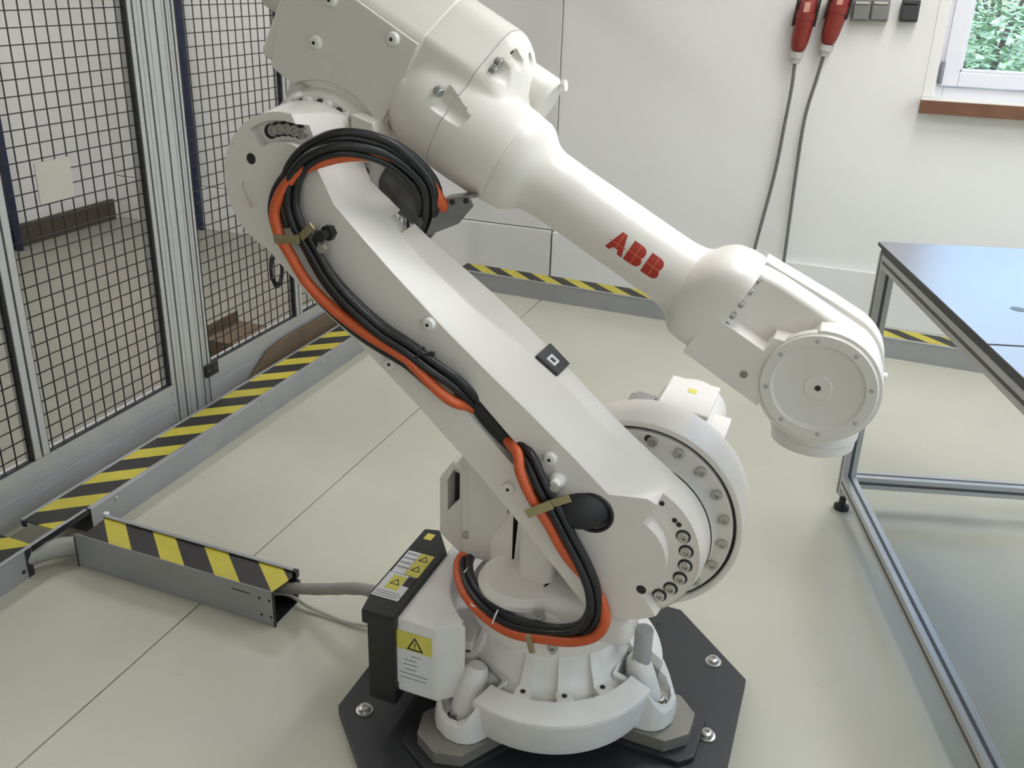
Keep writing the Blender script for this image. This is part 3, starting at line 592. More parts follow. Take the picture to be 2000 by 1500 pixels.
# logo lettering, laid on the round surface
def letters(outl, t0, p0, sc, m, nm, lift):
    bm = bmesh.new(); fs = []
    for o2 in outl:
        vs_ = [bm.verts.new((x, y, 0)) for x, y in o2]; fs.append(bm.faces.new(vs_))
    bmesh.ops.triangulate(bm, faces=bm.faces); bmesh.ops.subdivide_edges(bm, edges=bm.edges, cuts=3, use_grid_fill=True)
    g = G(); bm.verts.ensure_lookup_table(); pos = []
    for v in bm.verts:
        t_, p = t0 + v.co.x*sc, p0 + v.co.y*sc; d = p - PC
        pos.append((t_, p, d))
    rr = .0690
    top = [UA(t_, p, Y0 - math.sqrt(max(1e-6, (rr+lift)**2 - d*d))) for t_, p, d in pos]
    fcs = [tuple(v.index for v in f.verts) for f in bm.faces]
    bm.free(); return G().add(top, fcs)
LA_ = [(0,0),(.26,0),(.33,.2),(.60,.2),(.66,0),(.93,0),(.60,1),(.33,1)]
def LB(x): return [(x,0),(x+.5,0),(x+.70,.06),(x+.80,.18),(x+.80,.36),(x+.70,.5),(x+.76,.62),(x+.76,.8),(x+.66,.94),(x+.48,1),(x,1)]
sc = .0425; t0, p0 = -.474, -.0225
for nm, outl, ln in (('A', LA_, [[(.02,.42),(.9,.42),(.9,.46),(.02,.46)], [(.45,.2),(.49,.2),(.49,1),(.45,1)]]), ('B', LB(1.0), [[(1.0,.49),(1.75,.49),(1.75,.53),(1.0,.53)], [(1.38,0),(1.42,0),(1.42,1),(1.38,1)]]), ('B', LB(1.95), [[(1.95,.49),(2.7,.49),(2.7,.53),(1.95,.53)], [(2.33,0),(2.37,0),(2.37,1),(2.33,1)]])):
    lg = put('logo_letter', letters([outl], t0, p0, sc, M_LOGO, nm, .0007), M_LOGO, fa, sharp=0, label='red printed letter')
    put('letter_line', letters(ln, t0, p0, sc, M_LOGOL, nm, .0011), M_LOGOL, lg, sharp=0)
# wrist: flared collar, fork body, near cheek with round cover, far cheek, tool flange
def srg(t_, cp, cy, hp, hy, ex): return superring(lambda p, y: UA(t_, p, y), cp, cy, hp, hy, ex, 56)
wr = put('wrist_collar', G().loft([srg(-.335, PC, Y0, .069, .069, 2.), srg(-.314, -.010, Y0, .0725, .072, 2.1), srg(-.299, -.010, Y0, .079, .079, 2.4), srg(-.288, -.008, Y0, .088, .088, 3.4), srg(-.276, -.005, Y0, .0935, .093, 4.2), srg(-.262, -.001, Y0, .097, .095, 4.8), srg(-.236, .0025, Y0, .0995, .096, 5.2), srg(-.212, .003, Y0, .0995, .096, 5.2), srg(-.205, .003, Y0, .097, .093, 5.2)]), M_ROB, rb, sharp=30)
wbt = mesh('collar_bolt', G().lathe((0,0,0), tuple(eu), [(0,.0075),(.007,.0075),(.0085,.006)], 14), M_STEEL)
for p, y in ((.088,1.690),(.072,1.658),(.045,1.648),(.018,1.648),(-.006,1.648),(.09,1.74)): inst('collar_bolt', wbt, wr, UA(-.205, p, y))
# fork: lower rail of the near cheek, full height centre body
fk = [(-.208,-.095),(-.208,.100),(-.16,.105),(-.09,.106),(-.03,.106)] + [(.108*math.cos(R(a)), .108*math.sin(R(a))) for a in range(80, -81, -10)] + [(-.03,-.099)]
put('wrist_body', G().loft([[UA(t_, p, y) for t_, p in fk] for y in (1.690, 1.765)]), M_ROB, rb, bevel=.010, seg=3)
ck = [(-.234,-.097),(-.06,-.100)] + [(.1115*math.cos(R(a)), .1115*math.sin(R(a))) for a in range(-125, 126, 5)] + [(-.070,.052),(-.118,.030),(-.118,-.001),(-.208,-.001),(-.234,-.001)]
nc = put('wrist_cheek', G().loft([[UA(t_, p, y) for t_, p in ck] for y in (1.640, 1.712)]), M_ROB, rb, bevel=.006, seg=3)
g = G().lathe((J5.x, 0, J5.z), (0,-1,0), [(-1.66,.106),(-1.640,.1065),(-1.6395,.1045),(-1.6385,.1045),(-1.6365,.1030),(-1.6345,.1020),(-1.6345,.0835),(-1.6365,.0815),(-1.6375,.0795),(-1.6385,.0760),(-1.6385,.0260),(-1.6370,.0235),(-1.6370,.0060),(-1.645,.0055)], 72)
dc = put('wrist_cover', g, M_ROBL, rb, sharp=25)
put('cover_centre', G().lathe((J5.x, 1.6372, J5.z), (0,-1,0), [(0,.0052),(.0006,.0052)], 16), M_DARK, dc)
cvb = mesh('cover_screw', G().lathe((0,0,0), (0,-1,0), [(-.001,.0045),(.0005,.0045),(.0008,.003)], 14), mat('cover_screw_grey', (176,174,170), .4))
for i in range(8):
    a = R(98.1 - 45*i); inst('cover_screw', cvb, dc, (J5.x + .0917*math.cos(a), 1.6345, J5.z + .0917*math.sin(a)))
put('cheek_nut', G().lathe(UA(-.118,-.062,1.640), (0,-1,0), [(0,.0075),(.004,.0075),(.0045,.005)], 6), M_PAD, nc)
fc = [(-.208,-.098),(-.06,-.100)] + [(.1115*math.cos(R(a)), .1115*math.sin(R(a))) for a in range(-125, 96, 5)] + [(-.06,.110),(-.208,.101)]
put('wrist_cheek', G().loft([[UA(t_, p, y) for t_, p in fc] for y in (1.775, 1.832)]), M_ROB, rb, bevel=.014, seg=4)
put('wrist_tilt', G().lathe((J5.x, 0, J5.z), (0,1,0), [(1.70,.094),(1.705,.098),(1.785,.098),(1.79,.094)], 48), M_ROBL, rb)
put('tool_flange', G().lathe((J5.x+.004, Y0, J5.z), (0,0,-1), [(.04,.082),(.105,.084),(.128,.083),(.132,.080),(.150,.079),(.153,.074),(.1535,.03),(.149,.029)], 56), M_ROBL, rb, sharp=30)
for a in (R(-30), R(-8)): put('cheek_plug', G().lathe(V((J5.x + .112*math.cos(a), 1.79, J5.z + .112*math.sin(a))), (math.cos(a),0,math.sin(a)), [(-.004,.008),(.008,.008),(.010,.006)], 14), M_CAP, rb)
# ---- cables
OR_A = [(-0.766,1.672,1.238),(-0.772,1.658,1.262),(-0.776,1.640,1.283),(-0.800,1.630,1.326),(-0.829,1.612,1.352),(-0.866,1.580,1.364),(-0.905,1.545,1.368),(-0.956,1.527,1.360),(-1.010,1.512,1.338),(-1.050,1.503,1.296),(-1.068,1.503,1.253),(-1.061,1.503,1.212),(-1.037,1.503,1.172),(-0.999,1.503,1.113),(-0.942,1.503,1.064),(-0.873,1.503,1.023),(-0.792,1.503,0.990),(-0.764,1.503,0.974),(-0.725,1.505,0.943),(-0.690,1.515,0.914),(-0.668,1.55,0.892),(-0.640,1.580,0.862)]
OR_B = [(-0.615,1.580,0.834),(-0.575,1.550,0.822),(-0.546,1.520,0.817),(-0.532,1.505,0.784),(-0.504,1.503,0.733),(-0.469,1.503,0.683),(-0.446,1.503,0.641),(-0.420,1.507,0.602),(-0.385,1.515,0.563),(-0.354,1.520,0.519),(-0.340,1.515,0.476),(-0.360,1.515,0.430),(-0.410,1.520,0.396),(-0.480,1.525,0.377),(-0.556,1.535,0.362),(-0.630,1.560,0.366),(-0.699,1.61,0.374),(-0.746,1.69,0.376),(-0.75,1.760,0.380)]
BL_A = [(-0.872,1.705,1.170),(-0.826,1.672,1.222),(-0.800,1.620,1.294),(-0.825,1.600,1.339),(-0.854,1.570,1.372),(-0.892,1.540,1.389),(-0.933,1.515,1.391),(-0.984,1.507,1.370),(-1.024,1.505,1.329),(-1.038,1.505,1.272),(-1.027,1.505,1.226),(-1.002,1.505,1.187),(-0.964,1.505,1.128),(-0.916,1.505,1.079),(-0.850,1.505,1.032),(-0.782,1.505,1.001),(-0.726,1.507,0.970),(-0.685,1.515,0.943),(-0.662,1.540,0.903),(-0.646,1.570,0.862)]
BL_B = [(-0.615,1.580,0.828),(-0.571,1.555,0.818),(-0.526,1.520,0.807),(-0.495,1.507,0.763),(-0.461,1.505,0.708),(-0.431,1.505,0.655),(-0.400,1.503,0.604),(-0.375,1.502,0.550),(-0.370,1.507,0.491),(-0.392,1.520,0.434),(-0.439,1.530,0.398),(-0.498,1.535,0.382),(-0.561,1.545,0.374),(-0.628,1.57,0.380),(-0.692,1.625,0.382),(-0.735,1.70,0.380),(-0.744,1.760,0.380)]
def cable(name, path, da, db, r, m, ph=0., lab=None):
    P = spline(path, 7); out = []
    for i, p in enumerate(P):
        tg = (P[min(i+1, len(P)-1)] - P[max(i-1, 0)]).normalized(); sd = tg.cross(V((0,1,0))).normalized(); b2 = sd.cross(tg)
        a = .0022*math.sin(i*.13+ph); c = .0022*math.cos(i*.11+ph*1.7)
        out.append(p + sd*(da+a) + b2*(db+c))
    return put(name, G().tube(out, r, 12), m, rb, sharp=0, label=lab)
cable('orange_cable', OR_A, -.002, -.010, .0115, M_ORA, .3, 'orange cable beside the black ones')
cable('orange_cable', OR_B, -.001, -.008, .0110, M_ORA, .9, 'orange cable beside the black ones')
for k, (da, db, r) in enumerate(((-.010,.003,.0095),(.007,.004,.0098),(-.002,-.009,.0090),(.014,-.006,.0075))):
    cable('black_cable', BL_A, da, db, r, M_RUB, k*1.3); cable('black_cable', BL_B, da, db, r, M_RUB, k*1.1+.4)
cable('black_cable', OR_A[7:], -.016, .000, .0085, M_RUB, 2.2)
for k, (da, db, r) in enumerate(((-.022,-.002,.0085),(-.018,.012,.0085))): cable('black_cable', BL_A[:11], da, db, r, M_RUB, k*1.9+.7)
put('cable_sleeve', G().tube(spline([LA(.47,-.030,1.578), LA(.40,-.031,1.556), LA(.33,-.031,1.556), LA(.265,-.033,1.575)], 8), lambda u: .0225, 18), mat('black_fabric_sleeve', (34,33,32), .75), rb, sharp=0, label='black woven cable sleeve in the arm slot')
# clamps, ties, brackets
def strap(name, c, dirv, ln, wd, th, m, par=rb, lab=None, up=V((0,-1,0))):
    d = V(dirv).normalized(); s_ = up.cross(d).normalized(); u_ = d.cross(s_)
    return put(name, G().obox(V(c), d, s_, u_, (-ln/2, ln/2), (-wd/2, wd/2), (-th/2, th/2)), m, par, bevel=.0012, label=lab)
strap('cable_clamp', (-1.037,1.478,1.203), (.95,0,.12), .060, .018, .003, M_BRASSY, lab='yellow zinc cable clamp')
strap('cable_clamp', (-.993,1.482,1.222), (.72,-.1,.66), .045, .016, .003, M_BRASSY)
put('clamp_stud', G().lathe((-.968,1.530,1.214), (0,-1,0), [(0,.016),(.016,.016),(.017,.010),(.034,.010),(.035,.013),(.043,.013)], 6), M_BLK, rb)
put('clamp_nut', G().lathe((-.965,1.496,1.190), (0,-1,0), [(0,.010),(.009,.010)], 6), M_BOLT, rb)
strap('cable_clamp', (-.487,1.479,.722), (.8,0,.55), .062, .020, .003, M_BRASSY)
strap('cable_clamp', (-.448,1.483,.748), (.86,0,.5), .050, .017, .003, M_BRASSY)
put('clamp_post', G().lathe((-.466,1.531,.768), (0,-1,0), [(0,.017),(.012,.016),(.016,.011),(.030,.010)], 20), M_CAP, rb)
put('clamp_nut', G().lathe((-.464,1.505,.764), (0,-1,0), [(0,.011),(.010,.011),(.011,.007)], 6), M_BOLT, rb)
put('clamp_nut', G().lathe((-.478,1.520,.745), (0,-1,0), [(0,.011),(.012,.011)], 6), M_BLK, rb)
strap('cable_clamp', (-.500,1.500,.372), (-.15,-.15,.9), .055, .014, .003, M_BRASSY, up=V((.1,-.9,.3)))
put('clamp_nut', G().lathe((-.500,1.560,.398), (0,-.5,.8), [(0,.013),(.012,.013),(.013,.006),(.022,.006)], 6), M_STEEL, rb)
put('clamp_nut', G().lathe((-.462,1.545,.340), (.2,-.9,.1), [(0,.011),(.010,.011),(.011,.006),(.020,.006)], 6), M_STEEL, rb)
def tie(c, d1, r1, r2, m, n=24):
    c = V(c); d1 = V(d1).normalized(); d2_ = V((0,1,0)); P = [c + d1*r1*math.cos(2*PI*i/n) + d2_*r2*math.sin(2*PI*i/n) for i in range(n+1)]
    return put('cable_tie', G().tube(P, .0022, 6), m, rb, sharp=0)
tie((-.766,1.505,.984), (.45,0,.9), .030, .016, M_BLK)
put('cable_tie_tail', G().tube(spline([(-.756,1.490,1.000),(-.742,1.488,1.004),(-.727,1.487,1.009)], 4), .0024, 6), M_BLK, rb)
put('cable_tie_head', G().box(-.729,-.718,1.482,1.492,1.004,1.014), M_BLK, rb, bevel=.002)
tie((-.665,1.585,.376), (.75,-.6,0), .020, .020, M_CAP); tie((-.728,1.660,.379), (.5,.2,.8), .020, .020, M_CAP); tie((-.600,1.553,.370), (.2,0,.95), .024, .02, M_CAP)
br = put('cable_bracket', G().loft([[V((x, y, z)) for x, z in ((-.813,1.196),(-.790,1.252),(-.774,1.276),(-.716,1.290),(-.706,1.272),(-.738,1.232))] for y in (1.640, 1.644)]), mat('bracket_grey_steel', (140,140,142), .4, .6, var=.08, vscale=50), rb, bevel=.001, label='bare grey steel cable bracket')
put('bracket_flange', G().obox(V((-.745,1.642,1.282)), V((.97,0,.22)), V((0,1,0)), V((-.22,0,.97)), (-.035,.042), (0,.05), (-.003,.003)), M_STEEL, br)
put('bracket_bolt', G().lathe((-.775,1.640,1.272), (0,-1,0), [(0,.010),(.008,.010),(.010,.007)], 14), M_BOLT, br)
for x, z in ((-.752,1.275),(-.722,1.281)): put('bracket_hole', G().lathe((x,1.6398,z), (0,-1,0), [(0,.006),(.0008,.006)], 12), M_DARK, br)
put('hose_gland', G().tube(spline([(-.940,1.705,1.305),(-.900,1.695,1.272),(-.862,1.688,1.242),(-.824,1.68,1.212)], 6), lambda u: .030 + .004*math.sin(u*14), 18), mat('grey_gland', (92,92,92), .5), rb, sharp=0)

# ================================================================== CABLE DUCTS
def duct(name, x0, x1, y0, y1, h, label, cm, end_open=True, th=.004):
    d = thing(name, ((x0+x1)/2, (y0+y1)/2, 0), label, 'cable duct'); return d
M_ST_L = stripes('hazard_tape_long_duct', .86, -1.05, .1905, .733, .46)
M_ST_F = stripes('hazard_tape_short_duct', 1.0, 1.15, .1900, .516, .45)
M_ST_B = stripes('hazard_tape_rear_duct', 1.0, 1.1, .19, .2, .5)
# long duct along the fence
ld = duct('cable_duct', -2.245, -2.095, 1.84, 4.60, .1, 'long galvanised cable duct with striped lid running along the mesh fence', None)
g = G(); g.box(-2.099,-2.095,1.845,4.50,.0,.098); g.box(-2.243,-2.239,1.845,4.50,0,.098); g.box(-2.239,-2.099,1.845,4.50,0,.004)
put('duct_channel', g, M_GALV, ld, bevel=.001, seg=1)
put('duct_lid', G().box(-2.236,-2.112,1.715,4.50,.094,.0985), M_ST_L, ld, bevel=.0008, seg=1, label='yellow and black striped lid')
put('duct_lip', G().box(-2.112,-2.093,1.845,4.50,.0945,.1005), M_GALV, ld, bevel=.001, seg=1)
put('duct_lip', G().box(-2.248,-2.236,1.715,4.50,.0945,.1005), M_GALV, ld, bevel=.001, seg=1)
for yy in (1.95, 2.72, 3.2): put('duct_screw', G().lathe((-2.0955, yy, .08), (1,0,0), [(0,.008),(.003,.008),(.005,.005)], 12), M_BOLT, ld)
put('lid_end', G().box(-2.238,-2.224,1.708,1.716,.080,.10), M_BLK, ld)
# near duct, left of the gap
nd = duct('cable_duct', -2.25, -2.10, -.4, 1.62, .1, 'galvanised cable duct by the lower left corner, before the gap', None)
g = G(); g.box(-2.112,-2.108,-.6,1.618,0,.098); g.box(-2.252,-2.248,-.6,1.618,0,.098); g.box(-2.248,-2.112,-.6,1.618,0,.004)
put('duct_channel', g, M_GALV, nd, bevel=.001, seg=1)
put('duct_lid', G().box(-2.248,-2.118,-.6,1.630,.094,.0985), M_ST_L, nd, bevel=.0008, seg=1, label='yellow and black striped lid')
put('duct_lip', G().box(-2.1115,-2.1005,-.6,1.835,.0975,.1025), M_GALV, nd, bevel=.001, seg=1)
put('duct_lip', G().box(-2.103,-2.099,1.62,1.84,.082,.101), M_BLK, nd)
put('duct_edge', G().box(-2.1075,-2.1055,1.600,1.6185,.002,.096), M_BLK, nd)
put('duct_screw', G().lathe((-2.1078, 1.585, .03), (1,0,0), [(0,.006),(.002,.006)], 12), M_DARK, nd)
# short duct to the robot
sd_ = duct('cable_duct', -2.02, -1.31, 1.70, 1.825, .115, 'short galvanised cable duct with striped lid pointing at the robot', None)
g = G(); x0, x1 = -2.018, -1.315; y0, y1 = 1.702, 1.822
g.box(x0,x1,y0,y0+.003,0,.117); g.box(x0,x1,y1-.003,y1,0,.112); g.box(x0,x1,y0+.003,y1-.003,0,.003)
put('duct_channel', g, M_GALV, sd_, bevel=.0008, seg=1)
lidp = [(x0+.02,y0+.006),(x1-.012,y0+.006),(x1+.004,y1-.03),(x1-.014,y1-.004),(x0+.012,y1-.004)]
put('duct_lid', G().loft([[V((x,y,z)) for x,y in lidp] for z in (.1045,.1075)]), M_ST_F, sd_, bevel=.0006, seg=1, label='yellow and black striped lid')
put('duct_lip', G().box(x0+.012,x1-.012,y1-.010,y1+.002,.109,.1145), M_GALV, sd_, bevel=.001, seg=1)
put('duct_end_edge', G().box(x1-.002,x1+.0025,y0-.001,y0+.0045,.0,.117), M_BLK, sd_); put('duct_end_edge', G().box(x0-.0025,x0+.002,y0-.001,y0+.0045,.0,.105), M_BLK, sd_)
put('duct_end_edge', G().box(x1-.012,x1+.004,y1-.012,y1+.004,.088,.112), M_BLK, sd_, bevel=.002); put('duct_end_edge', G().box(x1-.010,x1+.006,y1-.02,y1+.004,.045,.078), M_BLK, sd_, bevel=.002)
put('duct_inner_shade', G().box(x0+.004,x1-.002,y0+.0035,y0+.0045,.003,.104).box(x0+.004,x1-.002,y1-.0045,y1-.0035,.003,.104).box(x0+.004,x1-.002,y0+.0045,y1-.0045,.0035,.0045), M_BLK, sd_)  # black sheets put in as the shade inside the hollow duct
for x, z in ((x1-.045,.085),(x1-.042,.03),(x1-.012,.085),(x1-.01,.03)): put('duct_screw', G().lathe((x, y0+.0005, z), (0,-1,0), [(0,.0042),(.0018,.004)], 10), M_DARK, sd_)
put('duct_slot', G().box(x1-.135,x1-.075,y0-.0004,y0+.001,.088,.0915), M_DARK, sd_)
put('duct_knob', G().lathe((x0+.006,y1+.004,.105), (0,0,1), [(0,.009),(.012,.009),(.015,.006)], 14), M_CAP, sd_)
# rear duct under the back wall, turned a little
bdk = duct('cable_duct', -2.1, 2.5, 4.55, 4.75, .1, 'galvanised cable duct with striped lid along the back wall', None)
o = V((-2.10, 4.652, 0)); ex = V((1,-.036,0)).normalized(); ey = V((.036,1,0)).normalized(); ez = V((0,0,1)); LN = 4.4
g = G(); g.obox(o, ex, ey, ez, (0,LN), (0,.004), (0,.1)); g.obox(o, ex, ey, ez, (0,LN), (.146,.15), (0,.1)); g.obox(o, ex, ey, ez, (0,LN), (.004,.146), (0,.004))
put('duct_channel', g, M_GALV, bdk, bevel=.001, seg=1)
put('duct_lid', G().obox(o, ex, ey, ez, (0,LN), (.012,.142), (.0975,.1015)), M_ST_B, bdk, bevel=.0008, seg=1, label='yellow and black striped lid')
put('duct_lip', G().obox(o, ex, ey, ez, (0,LN), (-.003,.012), (.097,.104)), M_GALV, bdk, bevel=.001, seg=1)
# hoses from the short duct
hs_ = put('cable_hose', G().tube(spline([(-1.45,1.79,.055),(-1.36,1.80,.055),(-1.28,1.80,.072),(-1.18,1.78,.115),(-1.10,1.745,.165),(-1.02,1.72,.20),(-.90,1.70,.21)], 8), lambda u: .0165 + .0006*math.sin(u*260), 14), M_GRYC, loc=(-1.3,1.8,0)); tag(hs_, 'thick grey cable hose from the short duct to the black connector', 'hose')
cb_ = put('data_cable', G().tube(spline([(-1.42,1.77,.03),(-1.347,1.807,.028),(-1.274,1.801,.014),(-1.203,1.795,.010),(-1.118,1.791,.010),(-1.03,1.80,.03),(-.90,1.78,.12)], 8), .0055, 10), mat('white_grey_cable', (186,184,176), .5), loc=(-1.2,1.8,0)); tag(cb_, 'thin pale cable lying on the floor beside the short duct', 'cable')
cb2 = put('cable_hose', G().tube(spline([(-2.16,1.50,.05),(-2.14,1.60,.052),(-2.09,1.68,.055),(-2.03,1.735,.05),(-1.95,1.75,.05)], 6), .030, 14), M_GRYC, loc=(-2.1,1.65,0)); tag(cb2, 'grey hose bridging the gap between the two left ducts', 'hose')

# ================================================================== FENCE
XF = -2.33
fe = thing('safety_fence', (XF, 2.0, 0), 'aluminium-framed safety fence with black wire mesh', 'fence')
def profile_v(name, y0, y1, z0, z1, dx=.045, slots=1, par=fe):
    """upright aluminium extrusion with T-slots on the room side"""
    w_ = (y1-y0)/slots; out = []; x0, x1 = XF, XF-dx; sw = .0045; dp = .007
    P = [(x1, y0)]; P.append((x1, y1)); 
    P.append((x0, y1)); y = y1
    for k in range(slots):
        c = y1 - w_*(k+.5); P += [(x0, c+sw), (x0-dp, c+sw), (x0-dp, c-sw), (x0, c-sw)]
        if k < slots-1: e_ = y1 - w_*(k+1); P += [(x0, e_+.001), (x0-.003, e_+.0005), (x0-.003, e_-.0005), (x0, e_-.001)]
    P.append((x0, y0))
    pr = put(name, G().loft([[V((a, c, z)) for a, c in P] for z in (z0, z1)]), M_ALU, par, sharp=30)
    sl = G()
    for k in range(slots):
        c = y1 - w_*(k+.5); sl.box(x0-dp, x0-dp+.0008, c-sw*.98, c+sw*.98, z0+.002, z1-.002)
    put('slot_shade', sl, M_ALUD, pr)  # darker strip on the slot bottom, shade put into the colour
    return pr
ZT = 2.25
profile_v('post', 2.517, 2.607, .03, ZT, .05, 2); profile_v('post', 2.609, 2.678, .03, ZT, .05, 1); profile_v('post', 2.680, 2.742, .03, ZT, .05, 2)
profile_v('mullion', 1.873, 1.930, .205, ZT, .045, 1); profile_v('mullion', 3.365, 3.412, .205, ZT, .045, 1); profile_v('post', .40, .49, .03, ZT, .05, 2); profile_v('post', 4.52, 4.60, .03, ZT, .05, 2)
def rail(y0, y1, z0, z1):
    P = [(XF-.045,z0),(XF,z0),(XF,z0+.028),(XF-.005,z0+.030),(XF-.005,z0+.036),(XF,z0+.038),(XF,z1-.040),(XF-.006,z1-.038),(XF-.006,z1-.030),(XF,z1-.028),(XF,z1),(XF-.045,z1)]
    return put('rail', G().loft([[V((x, y, z)) for x, z in P] for y in (y0, y1)]), M_ALU, fe, sharp=30)
rail(.49, 2.517, .085, .203); rail(2.742, 4.52, .085, .203); rail(.49, 2.517, ZT-.05, ZT); rail(2.742, 4.52, ZT-.05, ZT)
put('rail_foot', G().box(XF-.04, XF-.002, .49, 2.517, .02, .084), M_ALU, fe, bevel=.002); put('rail_foot', G().box(XF-.04, XF-.002, 2.742, 4.52, .02, .084), M_ALU, fe, bevel=.002)
def mesh_panel(y0, y1, z0, z1):
    g = G(); st = .0475; r_ = .0016; x = XF-.016
    y = 2.103 - math.ceil((2.103-y0)/st)*st
    while y < y1:
        if y > y0: g.box(x-.0035-r_, x-.0035+r_, y-r_, y+r_, z0, z1)
        y += st
    z = 1.5685 - math.floor((1.5685-z0)/st)*st
    while z < z1:
        g.box(x-r_, x+r_, y0, y1, z-r_, z+r_); z += st
    m_ = put('wire_mesh', g, M_WIRE, fe, sharp=0); m_['kind'] = 'stuff'
    gs = G(); xx = XF-.004
    for a in ((y0-.002,y0+.007,z0,z1),(y1-.008,y1+.002,z0,z1),(y0,y1,z0-.003,z0+.005)): gs.box(xx-.018, xx-.002, *a)
    put('mesh_seal', gs, M_BLK, fe)
mesh_panel(.49, 1.873, .203, ZT-.05); mesh_panel(1.930, 2.517, .203, ZT-.05); mesh_panel(2.742, 3.365, .203, ZT-.05); mesh_panel(3.412, 4.52, .203, ZT-.05)
put('latch', G().box(XF+.001, XF+.014, 2.700, 2.775, .160, .212), M_BLK, fe, bevel=.003, label='small black latch on the fence rail')
for yy in (2.718, 2.757): put('latch_screw', G().lathe((XF+.014, yy, .186), (1,0,0), [(0,.007),(.002,.006)], 12), M_ALUD, fe)
sp_ = put('blank_panel', G().box(XF-.012, XF-.009, 2.062, 2.197, 1.003, 1.131), M_SHEET, loc=(XF, 2.13, 1.003)); tag(sp_, 'small blank white board fixed to the wire mesh', 'board')
# cable coil hanging on the mesh
P = []
for i in range(64):
    a = 2*PI*i/16; P.append((XF-.035-.004*math.sin(i*.9), 3.285 + (.042+.006*math.sin(i*.37))*math.cos(a), .45 + (.075+.010*math.cos(i*.29))*math.sin(a)))
P = [(XF-.03,3.28,.9),(XF-.03,3.282,.7),(XF-.032,3.30,.58)] + P
cc_ = put('cable_coil', G().tube(spline(P, 2), .006, 8), M_RUB, loc=(XF-.03,3.28,.37), sharp=0); tag(cc_, 'coil of black cable hanging on the wire mesh', 'cable coil')
bb = put('cardboard_box', G().box(XF-.30, XF-.09, 3.06, 3.32, 0, .15).box(XF-.302, XF-.298, 3.06, 3.32, .15, .20), mat('dark_cardboard', (104, 86, 66), .8, var=.1, vscale=10), loc=(XF-.2,3.14,0), bevel=.003); tag(bb, 'brown cardboard box on the floor behind the wire mesh', 'box')
bs = put('brown_sheet', G().loft([[V((x, y, z)) for y, z in ((2.88,.0),(3.9,.0),(3.9,.15),(3.22,.15),(3.10,.135))] for x in (-2.318, -2.302)]), M_BROWN, loc=(-2.31,3.3,0), bevel=.002); tag(bs, 'added brown sheet standing between the mesh fence and the striped duct', 'board')  # upright brown sheet added for the brown area below the rail
# dark blue posts beyond the fence
for nm, (x, y), lab in (('a', (-4.235, 5.0), 'dark blue steel post against the back wall beyond the fence'), ('b', (-4.90, 4.085), 'dark blue steel post against the left wall at the frame edge')):
    p_ = thing('steel_post', (x, y, 0), lab, 'post', 'dark blue posts')
    put('post_tube', G().box(x-.04, x+.04, y-.018, y+.018, .006, 2.6), M_BLUE, p_, bevel=.006)
    put('post_foot', G().box(x-.045, x+.045, y-.018, y+.018, 0, .006), M_BLUE, p_)

# ================================================================== WORKBENCH
tb = thing('workbench', (.113, 3.01, 0), 'aluminium-profile workbench with shiny steel top and black feet', 'workbench')
to = V((.090, 3.022, 0)); tx = V((.96, .28, 0)).normalized(); ty = V((.28, -.96, 0)).normalized(); tz = V((0,0,1))
TH = .945; PW = .045; TL, TW = 2.3, .9
def prof(name, a, b_, c):
    """extrusion with groove shade laid as dark strips on every long side"""
    o_ = put(name, G().obox(to, tx, ty, tz, a, b_, c), M_ALU, tb, bevel=.0025)
    d = [abs(a[1]-a[0]), abs(b_[1]-b_[0]), abs(c[1]-c[0])]; L = d.index(max(d)); R_ = [list(a), list(b_), list(c)]; gg = G()
    for k in range(3):
        if k == L: continue
        j = 3-k-L; mid = sum(R_[j])/2
        for sgn in (0, 1):
            Q = [list(q) for q in R_]; Q[j] = [mid-.005, mid+.005]; v = R_[k][sgn]; Q[k] = [v-.0006, v+.0006]; gg.obox(to, tx, ty, tz, Q[0], Q[1], Q[2])
    put('slot_shade_strip', gg, M_ALUD, o_); return o_  # flat dark strips stand for the shade in the grooves
for a in (0, TW-PW):
    for bq in (0, TL-PW):
        prof('leg', (a, a+PW), (bq, bq+PW), (.06, TH-.022))
        put('foot', G().lathe(to + tx*(a+PW/2) + ty*(bq+PW/2), (0,0,1), [(0,.026),(.012,.026),(.020,.012),(.060,.011)], 20), M_BLK, tb, label='black levelling foot')
for z0 in (.095, TH-.022-PW):
    z1 = z0+PW
    prof('rail', (0, PW), (PW, TL-PW), (z0, z1)); prof('rail', (TW-PW, TW), (PW, TL-PW), (z0, z1)); prof('rail', (PW, TW-PW), (0, PW), (z0, z1)); prof('rail', (PW, TW-PW), (TL-PW, TL), (z0, z1))
# steel plates lying on the frame
hole_t = mesh('plate_hole', G().lathe((0,0,0), (0,0,1), [(0,.019),(.0006,.019),(.0012,.014)], 24), mat('hole_grey', (84,86,90), .4, .5))
for k, (b0, b1) in enumerate(((-.012,.853),(.862,1.60),(1.609,2.312))):
    pl_ = put('top_plate', G().obox(to, tx, ty, tz, (-.004,TW+.006), (b0,b1), (TH-.006,TH+.006)), M_TOP, tb, bevel=.0015)
    put('plate_edge', G().obox(to, tx, ty, tz, (-.0048,-.0038), (b0,b1), (TH-.006,TH+.004)), mat('dark_steel_edge', (70,70,72), .4, .5), pl_)
    for aa in (.17, .72): inst('plate_hole', hole_t, tb, to + tx*aa + ty*(b1-.26) + tz*(TH+.0058))
put('rail_spacer', G().obox(to, tx, ty, tz, (.004, PW), (0, TL), (TH-.022, TH-.0062)), M_ALUD, tb)

